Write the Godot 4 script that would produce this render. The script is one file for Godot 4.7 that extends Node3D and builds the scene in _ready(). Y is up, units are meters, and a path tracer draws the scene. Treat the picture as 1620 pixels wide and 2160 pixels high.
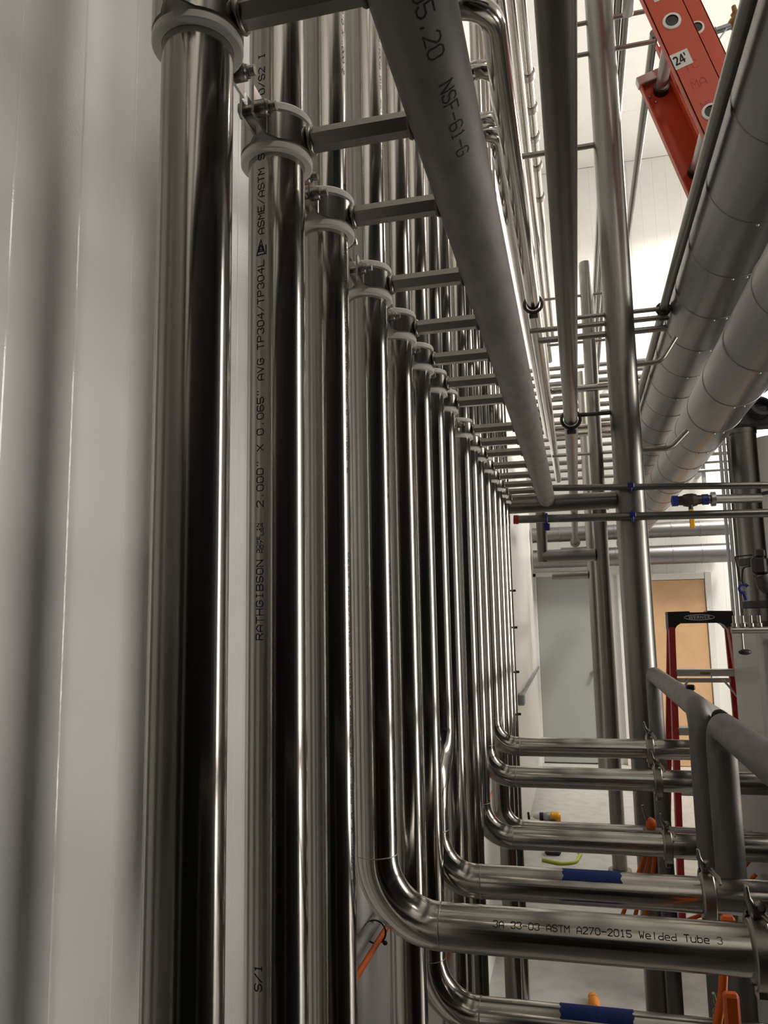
extends Node3D
# A row of polished process tubes along a white panel wall in a plant room.
# x runs away from the left wall, y up, -z along the wall away from the camera. Metres.

const CAM_Y := 1.65
const WALL_X := -0.489
const BACK_Z := -9.3
const FRONT_Z := 2.6
const RIGHT_X := 3.6
const CEIL_Y := 7.2
const TX := -0.246            # centre line of the tube row
const TR := 0.0254            # tube radius (2 inch)
const ORD := ["first", "second", "third", "fourth", "fifth", "sixth", "seventh", "eighth", "ninth", "tenth", "eleventh", "twelfth", "thirteenth", "fourteenth", "fifteenth", "sixteenth"]

var M := {}
var used := {}

# ------------------------------------------------------------------ mesh builder
class MB:
	var v := PackedVector3Array()
	var n := PackedVector3Array()
	var u := PackedVector2Array()
	var ix := PackedInt32Array()

	func quad(a: Vector3, b: Vector3, c: Vector3, d: Vector3):
		var nn := (c - a).cross(b - a).normalized()
		var s := v.size()
		for p in [a, b, c, d]:
			v.append(p)
			n.append(nn)
		u.append(Vector2(0, 0)); u.append(Vector2(1, 0)); u.append(Vector2(1, 1)); u.append(Vector2(0, 1))
		for k in [0, 1, 2, 0, 2, 3]:
			ix.append(s + k)

	func tri(a: Vector3, b: Vector3, c: Vector3):
		var nn := (c - a).cross(b - a).normalized()
		var s := v.size()
		for p in [a, b, c]:
			v.append(p); n.append(nn); u.append(Vector2.ZERO); ix.append(s); s += 1

	# box with chamfered edges
	func box(c: Vector3, size: Vector3, bev := 0.0, bs := Basis.IDENTITY):
		var h := size * 0.5
		var b: float = minf(bev, minf(h.x, minf(h.y, h.z)) * 0.95)
		for ax in 3:
			var a1: int = (ax + 1) % 3
			var a2: int = (ax + 2) % 3
			for s in [-1.0, 1.0]:
				var pts := []
				for q in [[-1, -1], [1, -1], [1, 1], [-1, 1]]:
					var p := Vector3.ZERO
					p[ax] = s * h[ax]
					p[a1] = q[0] * (h[a1] - b)
					p[a2] = q[1] * (h[a2] - b)
					pts.append(c + bs * p)
				if s > 0: quad(pts[3], pts[2], pts[1], pts[0])
				else: quad(pts[0], pts[1], pts[2], pts[3])
			if b > 0.0:
				for s1 in [-1.0, 1.0]:
					for s2 in [-1.0, 1.0]:
						var e := []
						for t in [-1.0, 1.0]:
							var p := Vector3.ZERO
							p[ax] = t * (h[ax] - b); p[a1] = s1 * h[a1]; p[a2] = s2 * (h[a2] - b)
							var q := Vector3.ZERO
							q[ax] = t * (h[ax] - b); q[a1] = s1 * (h[a1] - b); q[a2] = s2 * h[a2]
							e.append([c + bs * p, c + bs * q])
						if s1 * s2 > 0: quad(e[0][0], e[0][1], e[1][1], e[1][0])
						else: quad(e[0][1], e[0][0], e[1][0], e[1][1])
		if b > 0.0:
			for sx in [-1.0, 1.0]:
				for sy in [-1.0, 1.0]:
					for sz in [-1.0, 1.0]:
						var p := c + bs * Vector3(sx * h.x, sy * (h.y - b), sz * (h.z - b))
						var q := c + bs * Vector3(sx * (h.x - b), sy * h.y, sz * (h.z - b))
						var r := c + bs * Vector3(sx * (h.x - b), sy * (h.y - b), sz * h.z)
						if sx * sy * sz > 0: tri(p, r, q)
						else: tri(p, q, r)

	# round bar swept along a path; radius may vary per point
	func tube(path: PackedVector3Array, r, sides := 24, cap := true, closed := false):
		var m := path.size()
		var t := PackedVector3Array()
		for k in m:
			var a: Vector3 = path[(k - 1 + m) % m] if closed or k > 0 else path[0]
			var b: Vector3 = path[(k + 1) % m] if closed or k < m - 1 else path[m - 1]
			t.append((b - a).normalized())
		var x := Vector3.UP if absf(t[0].y) < 0.9 else Vector3.BACK
		x = (x - t[0] * x.dot(t[0])).normalized()
		var s := v.size()
		var len := 0.0
		var rings := m + (1 if closed else 0)
		var first_x := x
		for kk in rings:
			var k := kk % m
			if kk > 0:
				len += path[k].distance_to(path[(kk - 1) % m])
				x = (x - t[k] * x.dot(t[k])).normalized()
				if kk == m: x = first_x
			var y := t[k].cross(x)
			var rr: float = r if r is float else r[k]
			for j in sides + 1:
				var a := TAU * j / sides
				var d := x * cos(a) + y * sin(a)
				v.append(path[k] + d * rr); n.append(d); u.append(Vector2(float(j) / sides, len))
		for kk in rings - 1:
			for j in sides:
				var a := s + kk * (sides + 1) + j
				var b := a + sides + 1
				for q in [a, b, a + 1, a + 1, b, b + 1]:
					ix.append(q)
		if cap and not closed:
			for e in [0, m - 1]:
				var nn: Vector3 = -t[0] if e == 0 else t[m - 1]
				var c := v.size()
				v.append(path[e]); n.append(nn); u.append(Vector2.ZERO)
				for j in sides + 1:
					v.append(v[s + e * (sides + 1) + j]); n.append(nn); u.append(Vector2.ZERO)
				for j in sides:
					if e == 0: ix.append_array(PackedInt32Array([c, c + 1 + j, c + 2 + j]))
					else: ix.append_array(PackedInt32Array([c, c + 2 + j, c + 1 + j]))

	# profile of (radius, height) turned round an axis; each profile segment keeps hard edges
	func lathe(o: Vector3, axis: Vector3, prof: Array, sides := 28, a0 := 0.0, a1 := TAU, ref := Vector3.ZERO):
		var w := axis.normalized()
		var x := ref if ref != Vector3.ZERO else (Vector3.UP if absf(w.y) < 0.9 else Vector3.BACK)
		x = (x - w * x.dot(w)).normalized()
		var y := w.cross(x)
		for k in prof.size() - 1:
			var p: Vector2 = prof[k]
			var q: Vector2 = prof[k + 1]
			var d := (q - p)
			if d.length() < 1e-7: continue
			var nr := Vector2(d.y, -d.x).normalized()
			var s := v.size()
			for j in sides + 1:
				var a: float = lerpf(a0, a1, float(j) / sides)
				var dir := x * cos(a) + y * sin(a)
				var nn := (dir * nr.x + w * nr.y).normalized()
				v.append(o + dir * p.x + w * p.y); n.append(nn); u.append(Vector2(float(j) / sides, p.y))
				v.append(o + dir * q.x + w * q.y); n.append(nn); u.append(Vector2(float(j) / sides, q.y))
			for j in sides:
				var e := s + j * 2
				for z in [e, e + 1, e + 2, e + 2, e + 1, e + 3]:
					ix.append(z)

	# flat outline (in the x/y of bs) pushed along bs.z by depth
	func prism(poly: PackedVector2Array, depth: float, o := Vector3.ZERO, bs := Basis.IDENTITY):
		var tr := Geometry2D.triangulate_polygon(poly)
		var f := []
		for z in [0.0, depth]:
			for k in range(0, tr.size(), 3):
				var a := o + bs * Vector3(poly[tr[k]].x, poly[tr[k]].y, z)
				var b := o + bs * Vector3(poly[tr[k + 1]].x, poly[tr[k + 1]].y, z)
				var c := o + bs * Vector3(poly[tr[k + 2]].x, poly[tr[k + 2]].y, z)
				var want: Vector3 = bs.z * (-1.0 if z == 0.0 else 1.0) * signf(depth)
				if (c - a).cross(b - a).dot(want) > 0: tri(a, b, c)
				else: tri(a, c, b)
		var ccw := not Geometry2D.is_polygon_clockwise(poly)
		for k in poly.size():
			var p := poly[k]
			var q := poly[(k + 1) % poly.size()]
			var a := o + bs * Vector3(p.x, p.y, 0); var b := o + bs * Vector3(q.x, q.y, 0)
			var c := o + bs * Vector3(q.x, q.y, depth); var d := o + bs * Vector3(p.x, p.y, depth)
			if ccw == (depth > 0): quad(d, c, b, a)
			else: quad(a, b, c, d)

	func ball(c: Vector3, r: Vector3, sides := 16, rows := 8):
		var s := v.size()
		for i in rows + 1:
			var p := PI * i / rows
			for j in sides + 1:
				var a := TAU * j / sides
				var d := Vector3(sin(p) * cos(a), cos(p), sin(p) * sin(a))
				v.append(c + d * r); n.append((d / r).normalized()); u.append(Vector2(float(j) / sides, float(i) / rows))
		for i in rows:
			for j in sides:
				var a := s + i * (sides + 1) + j
				var b := a + sides + 1
				for q in [a, b, a + 1, a + 1, b, b + 1]:
					ix.append(q)

	func mesh() -> ArrayMesh:
		var arr := []
		arr.resize(Mesh.ARRAY_MAX)
		arr[Mesh.ARRAY_VERTEX] = v; arr[Mesh.ARRAY_NORMAL] = n; arr[Mesh.ARRAY_TEX_UV] = u; arr[Mesh.ARRAY_INDEX] = ix
		var m := ArrayMesh.new()
		m.add_surface_from_arrays(Mesh.PRIMITIVE_TRIANGLES, arr)
		return m

# ------------------------------------------------------------------ scene helpers
func numbered(called: String) -> String:
	used[called] = used.get(called, -1) + 1
	return called if used[called] == 0 else "%s_%03d" % [called, used[called]]

func part(called: String, mb, mat: Material, parent: Node3D, kind := "") -> MeshInstance3D:
	var o := MeshInstance3D.new()
	o.name = called
	o.mesh = mb.mesh() if mb is MB else mb
	o.material_override = mat
	parent.add_child(o, true)
	if kind: o.set_meta("kind", kind)
	return o

func thing(called: String, label: String, category: String, group := "", at := Vector3.ZERO) -> Node3D:
	var o := Node3D.new()
	o.name = numbered(called)
	add_child(o)
	o.position = at
	o.set_meta("label", label); o.set_meta("category", category)
	if group: o.set_meta("group", group)
	return o

func solo(called: String, mb: MB, mat: Material, label: String, category: String, group := "") -> MeshInstance3D:
	var o := MeshInstance3D.new()
	o.name = numbered(called)
	o.mesh = mb.mesh()
	o.material_override = mat
	add_child(o)
	o.set_meta("label", label); o.set_meta("category", category)
	if group: o.set_meta("group", group)
	return o

func struct(called: String, mb: MB, mat: Material, label := "") -> MeshInstance3D:
	var o := MeshInstance3D.new()
	o.name = called
	o.mesh = mb.mesh()
	o.material_override = mat
	add_child(o)
	o.set_meta("kind", "structure")
	if label: o.set_meta("label", label)
	return o

# path through pts with its corners rounded to arcs
func bend(pts: Array, r: float, steps := 9) -> PackedVector3Array:
	var out := PackedVector3Array()
	out.append(pts[0])
	for k in range(1, pts.size() - 1):
		var p: Vector3 = pts[k]
		var a: Vector3 = (pts[k - 1] - p)
		var b: Vector3 = (pts[k + 1] - p)
		var ang := a.angle_to(b)
		if absf(ang - PI) < 0.01:
			out.append(p); continue
		var d := r / tan(ang * 0.5)
		d = minf(d, minf(a.length(), b.length()) * 0.499)
		var rr := d * tan(ang * 0.5)
		var pa := p + a.normalized() * d
		var pb := p + b.normalized() * d
		var mid := (a.normalized() + b.normalized()).normalized()
		var c := p + mid * (rr / sin(ang * 0.5))
		var x := (pa - c).normalized()
		var w := (pb - c).normalized()
		for s in steps + 1:
			out.append(c + x.slerp(w, float(s) / steps) * rr)
	out.append(pts[pts.size() - 1])
	return out

func ring_path(c: Vector3, axis: Vector3, r: float, a0 := 0.0, a1 := TAU, steps := 32, ref := Vector3.ZERO) -> PackedVector3Array:
	var w := axis.normalized()
	var x := ref if ref != Vector3.ZERO else (Vector3.UP if absf(w.y) < 0.9 else Vector3.BACK)
	x = (x - w * x.dot(w)).normalized()
	var y := w.cross(x)
	var out := PackedVector3Array()
	var whole := absf(a1 - a0 - TAU) < 0.001
	for k in (steps if whole else steps + 1):
		var a := lerpf(a0, a1, float(k) / steps)
		out.append(c + (x * cos(a) + y * sin(a)) * r)
	return out

func rod(a: Vector3, b: Vector3, r: float, sides := 16) -> MB:
	var m := MB.new()
	m.tube(PackedVector3Array([a, b]), r, sides)
	return m

func bead(c: Vector3, axis: Vector3, r: float, w: float, rng: RandomNumberGenerator, lump := 0.35) -> MB:
	var m := MB.new()
	var p := ring_path(c, axis, r, 0.0, TAU, 22)
	var rr := []
	for k in p.size(): rr.append(w * (1.0 + rng.randf_range(-lump, lump)))
	m.tube(p, rr, 7, false, true)
	return m

# ------------------------------------------------------------------ stroke lettering
const GLYPH := {
	"A": "0004264440 0242", "B": "00063645443303 3342413000", "C": "4536160501103041", "D": "00062644422000", "E": "46060040 0333", "F": "460600 0333",
	"G": "45361605011030414323", "H": "0006 4046 0343", "I": "1636 2620 1030", "L": "060040", "M": "0006234640", "N": "00064046", "O": "103041453616050110",
	"P": "00063645443303", "R": "00063645443303 2340", "S": "453616050413334241301001", "T": "0646 2620", "U": "060110304146", "V": "062046", "W": "0610233046", "X": "0046 0640",
	"0": "103041453616050110", "1": "152620 1030", "2": "05163645440040", "3": "0516364544334241301001", "4": "30360242", "5": "460603334241301001", "6": "4536160501103041423303",
	"7": "064610", "9": "0110304145361605041343", ".": "2021", "-": "0343", "/": "0046", "\"": "1516 3536", "'": "2526",
	"d": "4640 43130201103041", "e": "024243341403011040", "l": "2620", "u": "040110304144 4440", "b": "0600 0314344341301001"}

# strokes of a line of text as (polyline of Vector2) in metres; x along the line
func strokes(text: String, pitch: float, height: float) -> Array:
	var out := []
	var cw := pitch * 0.74
	for k in text.length():
		var g: String = GLYPH.get(text[k], "")
		for poly in g.split(" ", false):
			var pl := PackedVector2Array()
			for q in range(0, poly.length(), 2):
				pl.append(Vector2(k * pitch + int(poly[q]) / 4.0 * cw, int(poly[q + 1]) / 6.0 * height))
			out.append(pl)
	return out

# lays strokes on a round surface: axis direction ax through o, start angle th about ax from direction f, g = ax-perpendicular
func wrap_text(polys: Array, o: Vector3, along: Vector3, f: Vector3, up_side: Vector3, r: float, th: float, w: float) -> MB:
	var m := MB.new()
	var lay := func(p: Vector2, lift: float) -> Vector3:
		var a: float = th + p.y / r
		return o + along * p.x + (f * cos(a) + up_side * sin(a)) * (r + lift)
	for pl in polys:
		for k in pl.size() - 1:
			var a: Vector2 = pl[k]
			var b: Vector2 = pl[k + 1]
			var d := (b - a).normalized() * w * 0.5
			var nn := Vector2(-d.y, d.x)
			a -= d * 0.8
			b += d * 0.8
			var seg := maxi(1, int(ceil(absf(b.y - a.y) / 0.0015)))
			for s in seg:
				var p := a.lerp(b, float(s) / seg)
				var q := a.lerp(b, float(s + 1) / seg)
				m.quad(lay.call(p + nn, 0.00025), lay.call(q + nn, 0.00025), lay.call(q - nn, 0.00025), lay.call(p - nn, 0.00025))
	return m

# ------------------------------------------------------------------ materials
func mat(c: Color, rough := 0.6, metal := 0.0) -> StandardMaterial3D:
	var m := StandardMaterial3D.new()
	m.albedo_color = c
	m.roughness = rough
	m.metallic = metal
	return m

func noise_tex(seed: int, freq: float, ramp: Array, size := 512, oct := 3, normal := false, bump := 1.0) -> NoiseTexture2D:
	var f := FastNoiseLite.new()
	f.seed = seed
	f.noise_type = FastNoiseLite.TYPE_SIMPLEX_SMOOTH
	f.frequency = freq
	f.fractal_octaves = oct
	var t := NoiseTexture2D.new()
	t.width = size; t.height = size
	t.seamless = true
	t.noise = f
	t.as_normal_map = normal
	t.bump_strength = bump
	if ramp.size():
		var g := Gradient.new()
		g.offsets = PackedFloat32Array(range(ramp.size()).map(func(k): return 0.2 + 0.6 * k / (ramp.size() - 1.0)))
		g.colors = PackedColorArray(ramp)
		t.color_ramp = g
	return t

# streaks running along the tube (v) and changing round it (u)
func streak_tex(seed: int, lo: float, hi: float, w := 256, h := 512) -> ImageTexture:
	var rng := RandomNumberGenerator.new()
	rng.seed = seed
	var f := FastNoiseLite.new()
	f.seed = seed
	f.frequency = 0.02
	var im := Image.create(w, h, false, Image.FORMAT_L8)
	var base := []
	for x in w: base.append(rng.randf())
	for y in h:
		for x in w:
			var a: float = base[x] * 0.5 + base[(x + 1) % w] * 0.3 + 0.2 * (0.5 + 0.5 * f.get_noise_2d(absf(x - w / 2.0) * 0.6, absf(y - h / 2.0) * 0.25))
			var g := lerpf(lo, hi, clampf(a, 0, 1))
			im.set_pixel(x, y, Color(g, g, g))
	return ImageTexture.create_from_image(im)

func make_materials():
	var st := mat(Color(0.69, 0.675, 0.65), 1.0, 1.0)
	st.roughness_texture = streak_tex(3, 0.10, 0.22)
	st.uv1_scale = Vector3(1, 0.8, 1)
	M.steel = st
	var sb := mat(Color(0.49, 0.48, 0.46), 1.0, 1.0)
	sb.roughness_texture = streak_tex(5, 0.26, 0.42)
	M.brushed = sb
	var ds := mat(Color(0.40, 0.38, 0.36), 1.0, 1.0)
	ds.roughness_texture = sb.roughness_texture
	M.darksteel = ds
	var dull := mat(Color(0.50, 0.485, 0.475), 0.55, 0.8)
	dull.albedo_texture = noise_tex(11, 0.012, [Color(0.90, 0.895, 0.89), Color(0.97, 0.965, 0.96), Color(1, 1, 1)], 512, 4)
	dull.uv1_scale = Vector3(1, 1.5, 1)
	M.dull = dull
	M.satin = mat(Color(0.60, 0.585, 0.56), 0.36, 1.0)
	M.band = mat(Color(0.68, 0.665, 0.64), 0.2, 1.0)
	M.weld = mat(Color(0.60, 0.58, 0.54), 0.34, 1.0)
	M.seam = mat(Color(0.62, 0.60, 0.57), 0.42, 1.0)
	M.liner = mat(Color(0.93, 0.92, 0.89), 0.42)
	M.bolt = mat(Color(0.58, 0.56, 0.53), 0.28, 1.0)
	var jk := mat(Color(0.50, 0.495, 0.49), 0.36, 0.95)
	jk.heightmap_enabled = true
	jk.heightmap_texture = noise_tex(23, 0.09, [], 512, 2)
	jk.heightmap_scale = 0.03
	jk.uv1_triplanar = true
	jk.uv1_scale = Vector3(2.5, 2.5, 2.5)
	M.jacket = jk
	var wp := mat(Color(0.86, 0.855, 0.84), 0.36)
	wp.heightmap_enabled = true
	wp.heightmap_texture = noise_tex(31, 0.16, [], 512, 2)
	wp.heightmap_scale = 0.02
	wp.uv1_world_triplanar = true
	wp.uv1_triplanar = true
	wp.uv1_scale = Vector3(3.5, 3.5, 3.5)
	M.panel = wp
	var bd := mat(Color(0.90, 0.895, 0.88), 0.12)
	bd.heightmap_enabled = true
	bd.heightmap_texture = noise_tex(33, 0.12, [], 256, 2)
	bd.heightmap_scale = 0.008
	bd.uv1_triplanar = true
	bd.uv1_scale = Vector3(12, 12, 12)
	M.bead = bd
	M.white = mat(Color(0.88, 0.875, 0.86), 0.5)
	var fl := mat(Color(0.74, 0.735, 0.72), 0.38)
	fl.albedo_texture = noise_tex(41, 0.01, [Color(0.93, 0.925, 0.92), Color(0.98, 0.98, 0.975), Color(1, 1, 1)], 1024, 5)
	fl.uv1_world_triplanar = true
	fl.uv1_triplanar = true
	fl.uv1_scale = Vector3(0.7, 0.7, 0.7)
	M.floor = fl
	M.ink = mat(Color(0.03, 0.03, 0.03), 0.7)
	M.fade_ink = mat(Color(0.16, 0.15, 0.15), 0.7)
	M.paint_ink = mat(Color(0.14, 0.13, 0.13), 0.7)
	M.orange = mat(Color(0.76, 0.29, 0.155), 0.45)
	M.red = mat(Color(0.58, 0.07, 0.04), 0.45)
	M.black = mat(Color(0.02, 0.02, 0.02), 0.45)
	M.rubber = mat(Color(0.05, 0.05, 0.05), 0.7)
	M.alu = mat(Color(0.74, 0.73, 0.72), 0.4, 0.8)
	M.label = mat(Color(0.86, 0.86, 0.84), 0.5)
	var tan := mat(Color(0.84, 0.68, 0.52), 0.55)
	tan.albedo_texture = noise_tex(51, 0.02, [Color(0.97, 0.96, 0.95), Color(1, 1, 1)], 256, 3)
	tan.uv1_triplanar = true
	M.tan = tan
	M.graydoor = mat(Color(0.64, 0.65, 0.63), 0.3)
	M.cabinet = mat(Color(0.62, 0.61, 0.60), 0.34, 0.35)
	M.sheet = mat(Color(0.44, 0.43, 0.42), 0.34, 0.5)
	M.darkbox = mat(Color(0.17, 0.17, 0.17), 0.5)
	var tp := mat(Color(0.0, 0.20, 0.55), 0.75)
	tp.heightmap_enabled = true
	tp.heightmap_texture = noise_tex(61, 0.05, [], 256, 3)
	tp.heightmap_scale = 0.05
	M.tape = tp
	M.blue = mat(Color(0.05, 0.12, 0.42), 0.4)
	M.yellow = mat(Color(0.85, 0.60, 0.04), 0.45)
	M.cord = mat(Color(0.90, 0.40, 0.06), 0.5)
	M.green = mat(Color(0.62, 0.68, 0.16), 0.5)
	M.foam = mat(Color(0.93, 0.58, 0.24), 0.8)
	M.brass = mat(Color(0.52, 0.42, 0.26), 0.5, 0.7)
	M.bronze = mat(Color(0.30, 0.27, 0.23), 0.4, 0.8)
	M.galv = mat(Color(0.60, 0.61, 0.62), 0.45, 0.7)
	M.clear = mat(Color(0.82, 0.83, 0.84), 0.2)

# ------------------------------------------------------------------ build
func _ready():
	make_materials()
	camera_and_light()
	room()
	tube_row()
	support_rail()
	posts()
	overhead()
	ladders()
	skid()
	right_cluster()
	back_wall_things()
	floor_things()
	out_of_frame_cabinets()

func camera_and_light():
	var cam := Camera3D.new()
	cam.name = "camera"
	cam.fov = 67.282
	cam.near = 0.02
	cam.rotation_order = EULER_ORDER_YXZ
	cam.rotation_degrees = Vector3(7.983, 13.875, -1.0714)
	cam.position = Vector3(0, CAM_Y, 0)
	add_child(cam)
	cam.current = true
	var we := WorldEnvironment.new()
	we.name = "environment"
	var e := Environment.new()
	e.background_mode = Environment.BG_COLOR
	e.background_color = Color(0, 0, 0)
	e.tonemap_mode = Environment.TONE_MAPPER_LINEAR
	e.tonemap_exposure = 1.1
	e.sdfgi_enabled = true
	e.ssao_enabled = true
	e.ssil_enabled = true
	we.environment = e
	add_child(we)
	window_light()
	high_bays()

# a tall frosted window in the right wall, out of the frame: its stripe shows in every tube
func window_light():
	var zc := -2.75
	var w := 0.8
	var y0 := 0.08
	var y1 := 4.6
	var glow := mat(Color(0.9, 0.9, 0.88), 0.4)
	glow.emission_enabled = true
	glow.emission = Color(1.0, 0.98, 0.95)
	glow.emission_energy_multiplier = 3.0
	var t := thing("frosted_window", "tall frosted window in the right hand wall", "window", "", Vector3(RIGHT_X, 0, zc))
	var p := MB.new()
	p.box(Vector3(-0.005, (y0 + y1) / 2, 0), Vector3(0.01, y1 - y0, w))
	part("pane", p, glow, t)
	var f := MB.new()
	for s in [-1.0, 1.0]:
		f.box(Vector3(-0.015, (y0 + y1) / 2, s * (w / 2 + 0.03)), Vector3(0.05, y1 - y0 + 0.12, 0.06), 0.006)
	for y in [y0 - 0.03, y1 + 0.03]:
		f.box(Vector3(-0.015, y, 0), Vector3(0.05, 0.06, w), 0.006)
	part("window_frame", f, M.white, t)
	var l := AreaLight3D.new()
	l.name = "window_daylight"
	l.area_size = Vector2(w, y1 - y0)
	l.position = Vector3(-0.03, (y0 + y1) / 2, 0)
	l.rotation_degrees = Vector3(0, 90, 0)
	l.light_color = Color(1.0, 0.98, 0.95)
	l.light_energy = 9.4
	l.area_range = 30.0
	l.shadow_enabled = true
	t.add_child(l)

func high_bays():
	var glow := mat(Color(0.9, 0.9, 0.9), 0.4)
	glow.emission_enabled = true
	glow.emission = Color(1.0, 0.975, 0.94)
	glow.emission_energy_multiplier = 4.0
	for s in [[Vector3(3.0, 6.2, -6.2), "nearest to the right wall"], [Vector3(2.25, 6.2, -7.8), "nearest to the back wall"], [Vector3(2.4, 6.2, 0.9), "above the switchgear beside the camera"]]:
		var t := thing("high_bay_lamp", "long ceiling lamp, " + s[1], "lamp", "ceiling lamps", s[0])
		var h := MB.new()
		h.box(Vector3(0, 0.06, 0), Vector3(0.5, 0.1, 1.3), 0.01)
		for k in [-0.5, 0.5]: h.tube(PackedVector3Array([Vector3(0, 0.1, k), Vector3(0, CEIL_Y - 6.205, k)]), 0.006, 8)
		part("housing", h, M.white, t)
		var d := MB.new()
		d.box(Vector3(0, 0.004, 0), Vector3(0.46, 0.01, 1.26))
		part("diffuser", d, glow, t)
		var l := AreaLight3D.new()
		l.name = "lamp_light"
		l.area_size = Vector2(0.46, 1.26)
		l.position = Vector3(0, -0.01, 0)
		l.rotation_degrees = Vector3(-90, 0, 0)
		l.light_color = Color(1.0, 0.975, 0.94)
		l.light_energy = 22.0 if s[0].z < -2.0 else 4.5
		l.area_range = 30.0
		l.shadow_enabled = true
		t.add_child(l)

func room():
	var len := FRONT_Z - BACK_Z
	var zc := (FRONT_Z + BACK_Z) / 2
	var xc := (WALL_X + RIGHT_X) / 2
	var wid := RIGHT_X - WALL_X
	var m := MB.new()
	m.box(Vector3(xc, -0.1, zc), Vector3(wid + 0.6, 0.2, len + 0.6))
	struct("floor", m, M.floor, "pale grey glossy plant room floor")
	m = MB.new()
	m.box(Vector3(xc, CEIL_Y + 0.12, zc), Vector3(wid + 0.6, 0.2, len + 0.6))
	var c := struct("ceiling", m, M.white, "high white panel ceiling")
	var cp := MB.new()
	cp.box(Vector3.ZERO, Vector3(wid, 0.02, 0.998), 0.004)
	var cpm := cp.mesh()
	var k := 0
	while BACK_Z + 0.5 + k < FRONT_Z:
		var o := part("ceiling_panel", cpm, M.white, c)
		o.position = Vector3(xc, CEIL_Y + 0.01, BACK_Z + 0.5 + k)
		k += 1
	# left wall: narrow ribbed strips
	m = MB.new()
	m.box(Vector3(WALL_X - 0.12, CEIL_Y / 2, zc), Vector3(0.2, CEIL_Y, len + 0.4))
	var wl := struct("wall_left", m, M.panel, "white ribbed panel wall behind the tubes")
	var pp := MB.new()
	pp.box(Vector3.ZERO, Vector3(0.02, CEIL_Y, 0.0974), 0.0)
	var ppm := pp.mesh()
	var jbd := MB.new()
	jbd.quad(Vector3(0, 0, 0.0018), Vector3(0, CEIL_Y, 0.0018), Vector3(0.00036, CEIL_Y, 0), Vector3(0.00036, 0, 0))
	jbd.quad(Vector3(0.00036, 0, 0), Vector3(0.00036, CEIL_Y, 0), Vector3(0, CEIL_Y, -0.0018), Vector3(0, 0, -0.0018))
	var jbm := jbd.mesh()
	var z := -0.566 + 0.0487 + 0.0974 * 14
	while z > BACK_Z:
		var o := part("panel_strip", ppm, M.panel, wl)
		o.position = Vector3(WALL_X - 0.01, CEIL_Y / 2, z)
		var jb := part("joint_bead", jbm, M.bead, wl)
		jb.position = Vector3(WALL_X + 0.00002, 0, z - 0.0487)
		z -= 0.0974
	# back wall
	m = MB.new()
	m.box(Vector3(xc, CEIL_Y / 2, BACK_Z - 0.12), Vector3(wid + 0.4, CEIL_Y, 0.2))
	var wb := struct("wall_back", m, M.white, "bright white panel wall at the far end")
	var bp := MB.new()
	bp.box(Vector3.ZERO, Vector3(0.1497, CEIL_Y, 0.02), 0.002)
	var bpm := bp.mesh()
	var x := WALL_X + 0.075
	while x < RIGHT_X:
		var o := part("panel_strip", bpm, M.white, wb)
		o.position = Vector3(x, CEIL_Y / 2, BACK_Z - 0.01)
		x += 0.15
	m = MB.new()
	m.box(Vector3(RIGHT_X + 0.1, CEIL_Y / 2, zc), Vector3(0.2, CEIL_Y, len + 0.4))
	struct("wall_right", m, M.white, "white wall on the right")
	m = MB.new()
	m.box(Vector3(xc, CEIL_Y / 2, FRONT_Z + 0.1), Vector3(wid + 0.4, CEIL_Y, 0.2))
	struct("wall_front", m, M.white, "wall behind the camera")
	# baseboard cove of the left wall
	m = MB.new()
	m.prism(PackedVector2Array([Vector2(0, 0), Vector2(0.012, 0), Vector2(0.006, 0.06), Vector2(0, 0.1)]), len - 0.02, Vector3(WALL_X, 0, BACK_Z + 0.01))
	struct("baseboard_left", m, M.white, "low white cove along the foot of the left wall")

# ------------------------------------------------------------------ the tube row
const TZ := [-0.460, -0.612, -0.750, -0.926, -1.084, -1.231, -1.369, -1.501, -1.735, -1.877, -2.012, -2.187, -2.355, -2.515, -2.661, -2.802]
const CLX := 0.165            # where the level runs are clamped to the skid

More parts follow.
